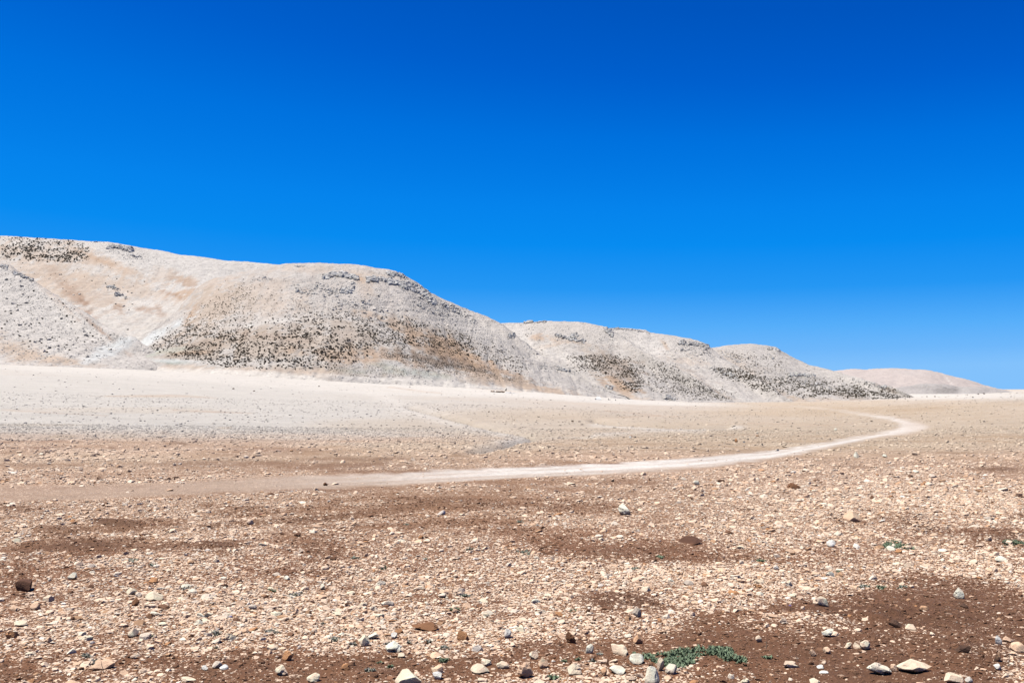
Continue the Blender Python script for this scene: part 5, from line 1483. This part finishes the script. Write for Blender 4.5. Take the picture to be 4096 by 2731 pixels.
# row of rough stones: one dry wall
p0 = at(1992, 1569)
Vs, Ts, Cs, off = [], [], [], 0
rg = np.random.default_rng(88)
m_px = p0[1] / F
for k in range(46):
    t = rg.uniform(0, 1)
    V, T = CRAG_LIB[int(rg.integers(0, 16))]
    s = rg.uniform(.4, .85) * (m_px / 0.11)
    px, py = 1964 + 54 * t, 1563 + 8 * t
    X = (px - 1992) * m_px; Z = rg.uniform(0, 6.5 * (1 - .4 * t)) * m_px
    W = V * s + np.array([X, rg.normal(0, .4) - (t - .5) * 8, Z])
    Vs.append(W); Ts.append(T + off); off += len(V)
    Cs.append(np.tile(np.array((.42, .28, .18)) * rg.uniform(.12, 1.4), (len(V), 1)))
o = link('dry_stone_wall', to_mesh('dry_stone_wall', np.concatenate(Vs), np.concatenate(Ts), [M_CRAG], False, {'tint': np.concatenate(Cs)}))
o.location = p0
tag(o, 'low brown row of piled rough stones at the foot of the big hill', 'stone wall')


def spike(px, py, w, h, lean, label, col=(.012, .012, .016)):  # tapered dark upright, kind of object not known
    p = at(px, py); W, H = w * p[1] / F, h * p[1] / F
    V = []
    for z, k, dx in ((-.3, 1.0, 0), (.25 * H, .95, .1), (.6 * H, .62, .5), (.86 * H, .3, .85), (H, .08, 1.0)):
        for j in range(8):
            a = j * math.pi / 4
            V.append((math.cos(a) * W / 2 * k + dx * lean * W, math.sin(a) * W / 2 * k * .7, z))
    T = [[i * 8 + j, i * 8 + (j + 1) % 8, i * 8 + 8 + (j + 1) % 8, i * 8 + 8 + j] for i in range(4) for j in range(8)]
    o = link('upright_shape', to_mesh('upright_shape', np.array(V), np.array(T), [M_THING], False, {'tint': np.tile(col, (len(V), 1))}))
    o.location = p
    tag(o, label, 'slab', 'black upright shapes on the far edge of the plain')


spike(2023, 1563, 5.5, 11, .55, 'black pointed shape standing at the right end of the stone row')
spike(2434.5, 1599.5, 3.2, 7, -.1, 'black pointed shape right of the white tent')
spike(2439.5, 1599.5, 2.8, 4.5, .3, 'low black shape touching the pointed one near the tent')
spike(2462.5, 1601, 3.4, 5, 0, 'small black cone farthest right of the tent')
spike(2468, 1589, 4.2, 6.5, .6, 'dark brown leaning shape above the small black cone', (.03, .015, .012))


def tent(px, py, w, h, label):
    p = at(px, py); m = p[1] / F; W, H, D = w * m, h * m, w * m * .8
    V = [(-W / 2, -D / 2, 0), (W / 2, -D / 2, 0), (W / 2, D / 2, 0), (-W / 2, D / 2, 0), (-W * .18, 0, H), (W * .22, 0, H * .82), (-W * .40, -D * .42, H * .28), (W * .42, -D * .42, H * .25), (W * .42, D * .42, H * .25), (-W * .40, D * .42, H * .28)]
    T3 = [(0, 1, 7, 6), (1, 2, 8, 7), (2, 3, 9, 8), (3, 0, 6, 9), (6, 7, 5, 4), (8, 9, 4, 5), (7, 8, 5, 5), (9, 6, 4, 4)]
    me = bpy.data.meshes.new('tent_cloth')
    me.from_pydata(V, [], [tuple(dict.fromkeys(f)) for f in T3])
    me.materials.append(M_THING)
    a = me.attributes.new('tint', 'FLOAT_COLOR', 'POINT')
    for i in range(len(V)): a.data[i].color = (.36, .36, .34, 1)
    e = bpy.data.objects.new('tent', None); COL.objects.link(e); e.location = p
    tag(e, label, 'tent')
    link('tent_cloth', me, e)
    V, T = tube([(-W * .56, -D * .5, 0), (-W * .40, -D * .46, H * .42)], [.12, .1])
    link('pole', to_mesh('pole', V, T, [M_THING], False, {'tint': np.tile((.05, .05, .05), (len(V), 1))}), e)


tent(2393, 1598, 26, 14, 'small white tent on the far edge of the plain')


def tarp(px, py, w, h, label):
    p = at(px, py); m = p[1] / F
    g = np.linspace(-.5, .5, 12); X, Yg = np.meshgrid(g, g)
    Z = (.15 + .85 * np.clip(fbm(X * 3 + px, Yg * 3, 3, 12) * .8 + .5, 0, 1)) * h * m * np.clip((0.5 - np.maximum(np.abs(X), np.abs(Yg))) * 8, 0, 1)
    V = np.stack([X * w * m, Yg * w * m * .6, Z], -1).reshape(-1, 3)
    i = np.arange(144).reshape(12, 12)
    q = np.stack([i[:-1, :-1], i[:-1, 1:], i[1:, 1:], i[1:, :-1]], -1).reshape(-1, 4)
    o = link('tarpaulin', to_mesh('tarpaulin', V, q, [M_THING], False, {'tint': np.tile((.80, .80, .82), (144, 1))})); o.location = p
    tag(o, label, 'tarpaulin', 'white sheets by the stone row')


tarp(2034, 1572, 26, 6, 'larger crumpled white sheet right of the stone row')
tarp(2055, 1573, 14, 4, 'smaller white sheet beside the larger one')
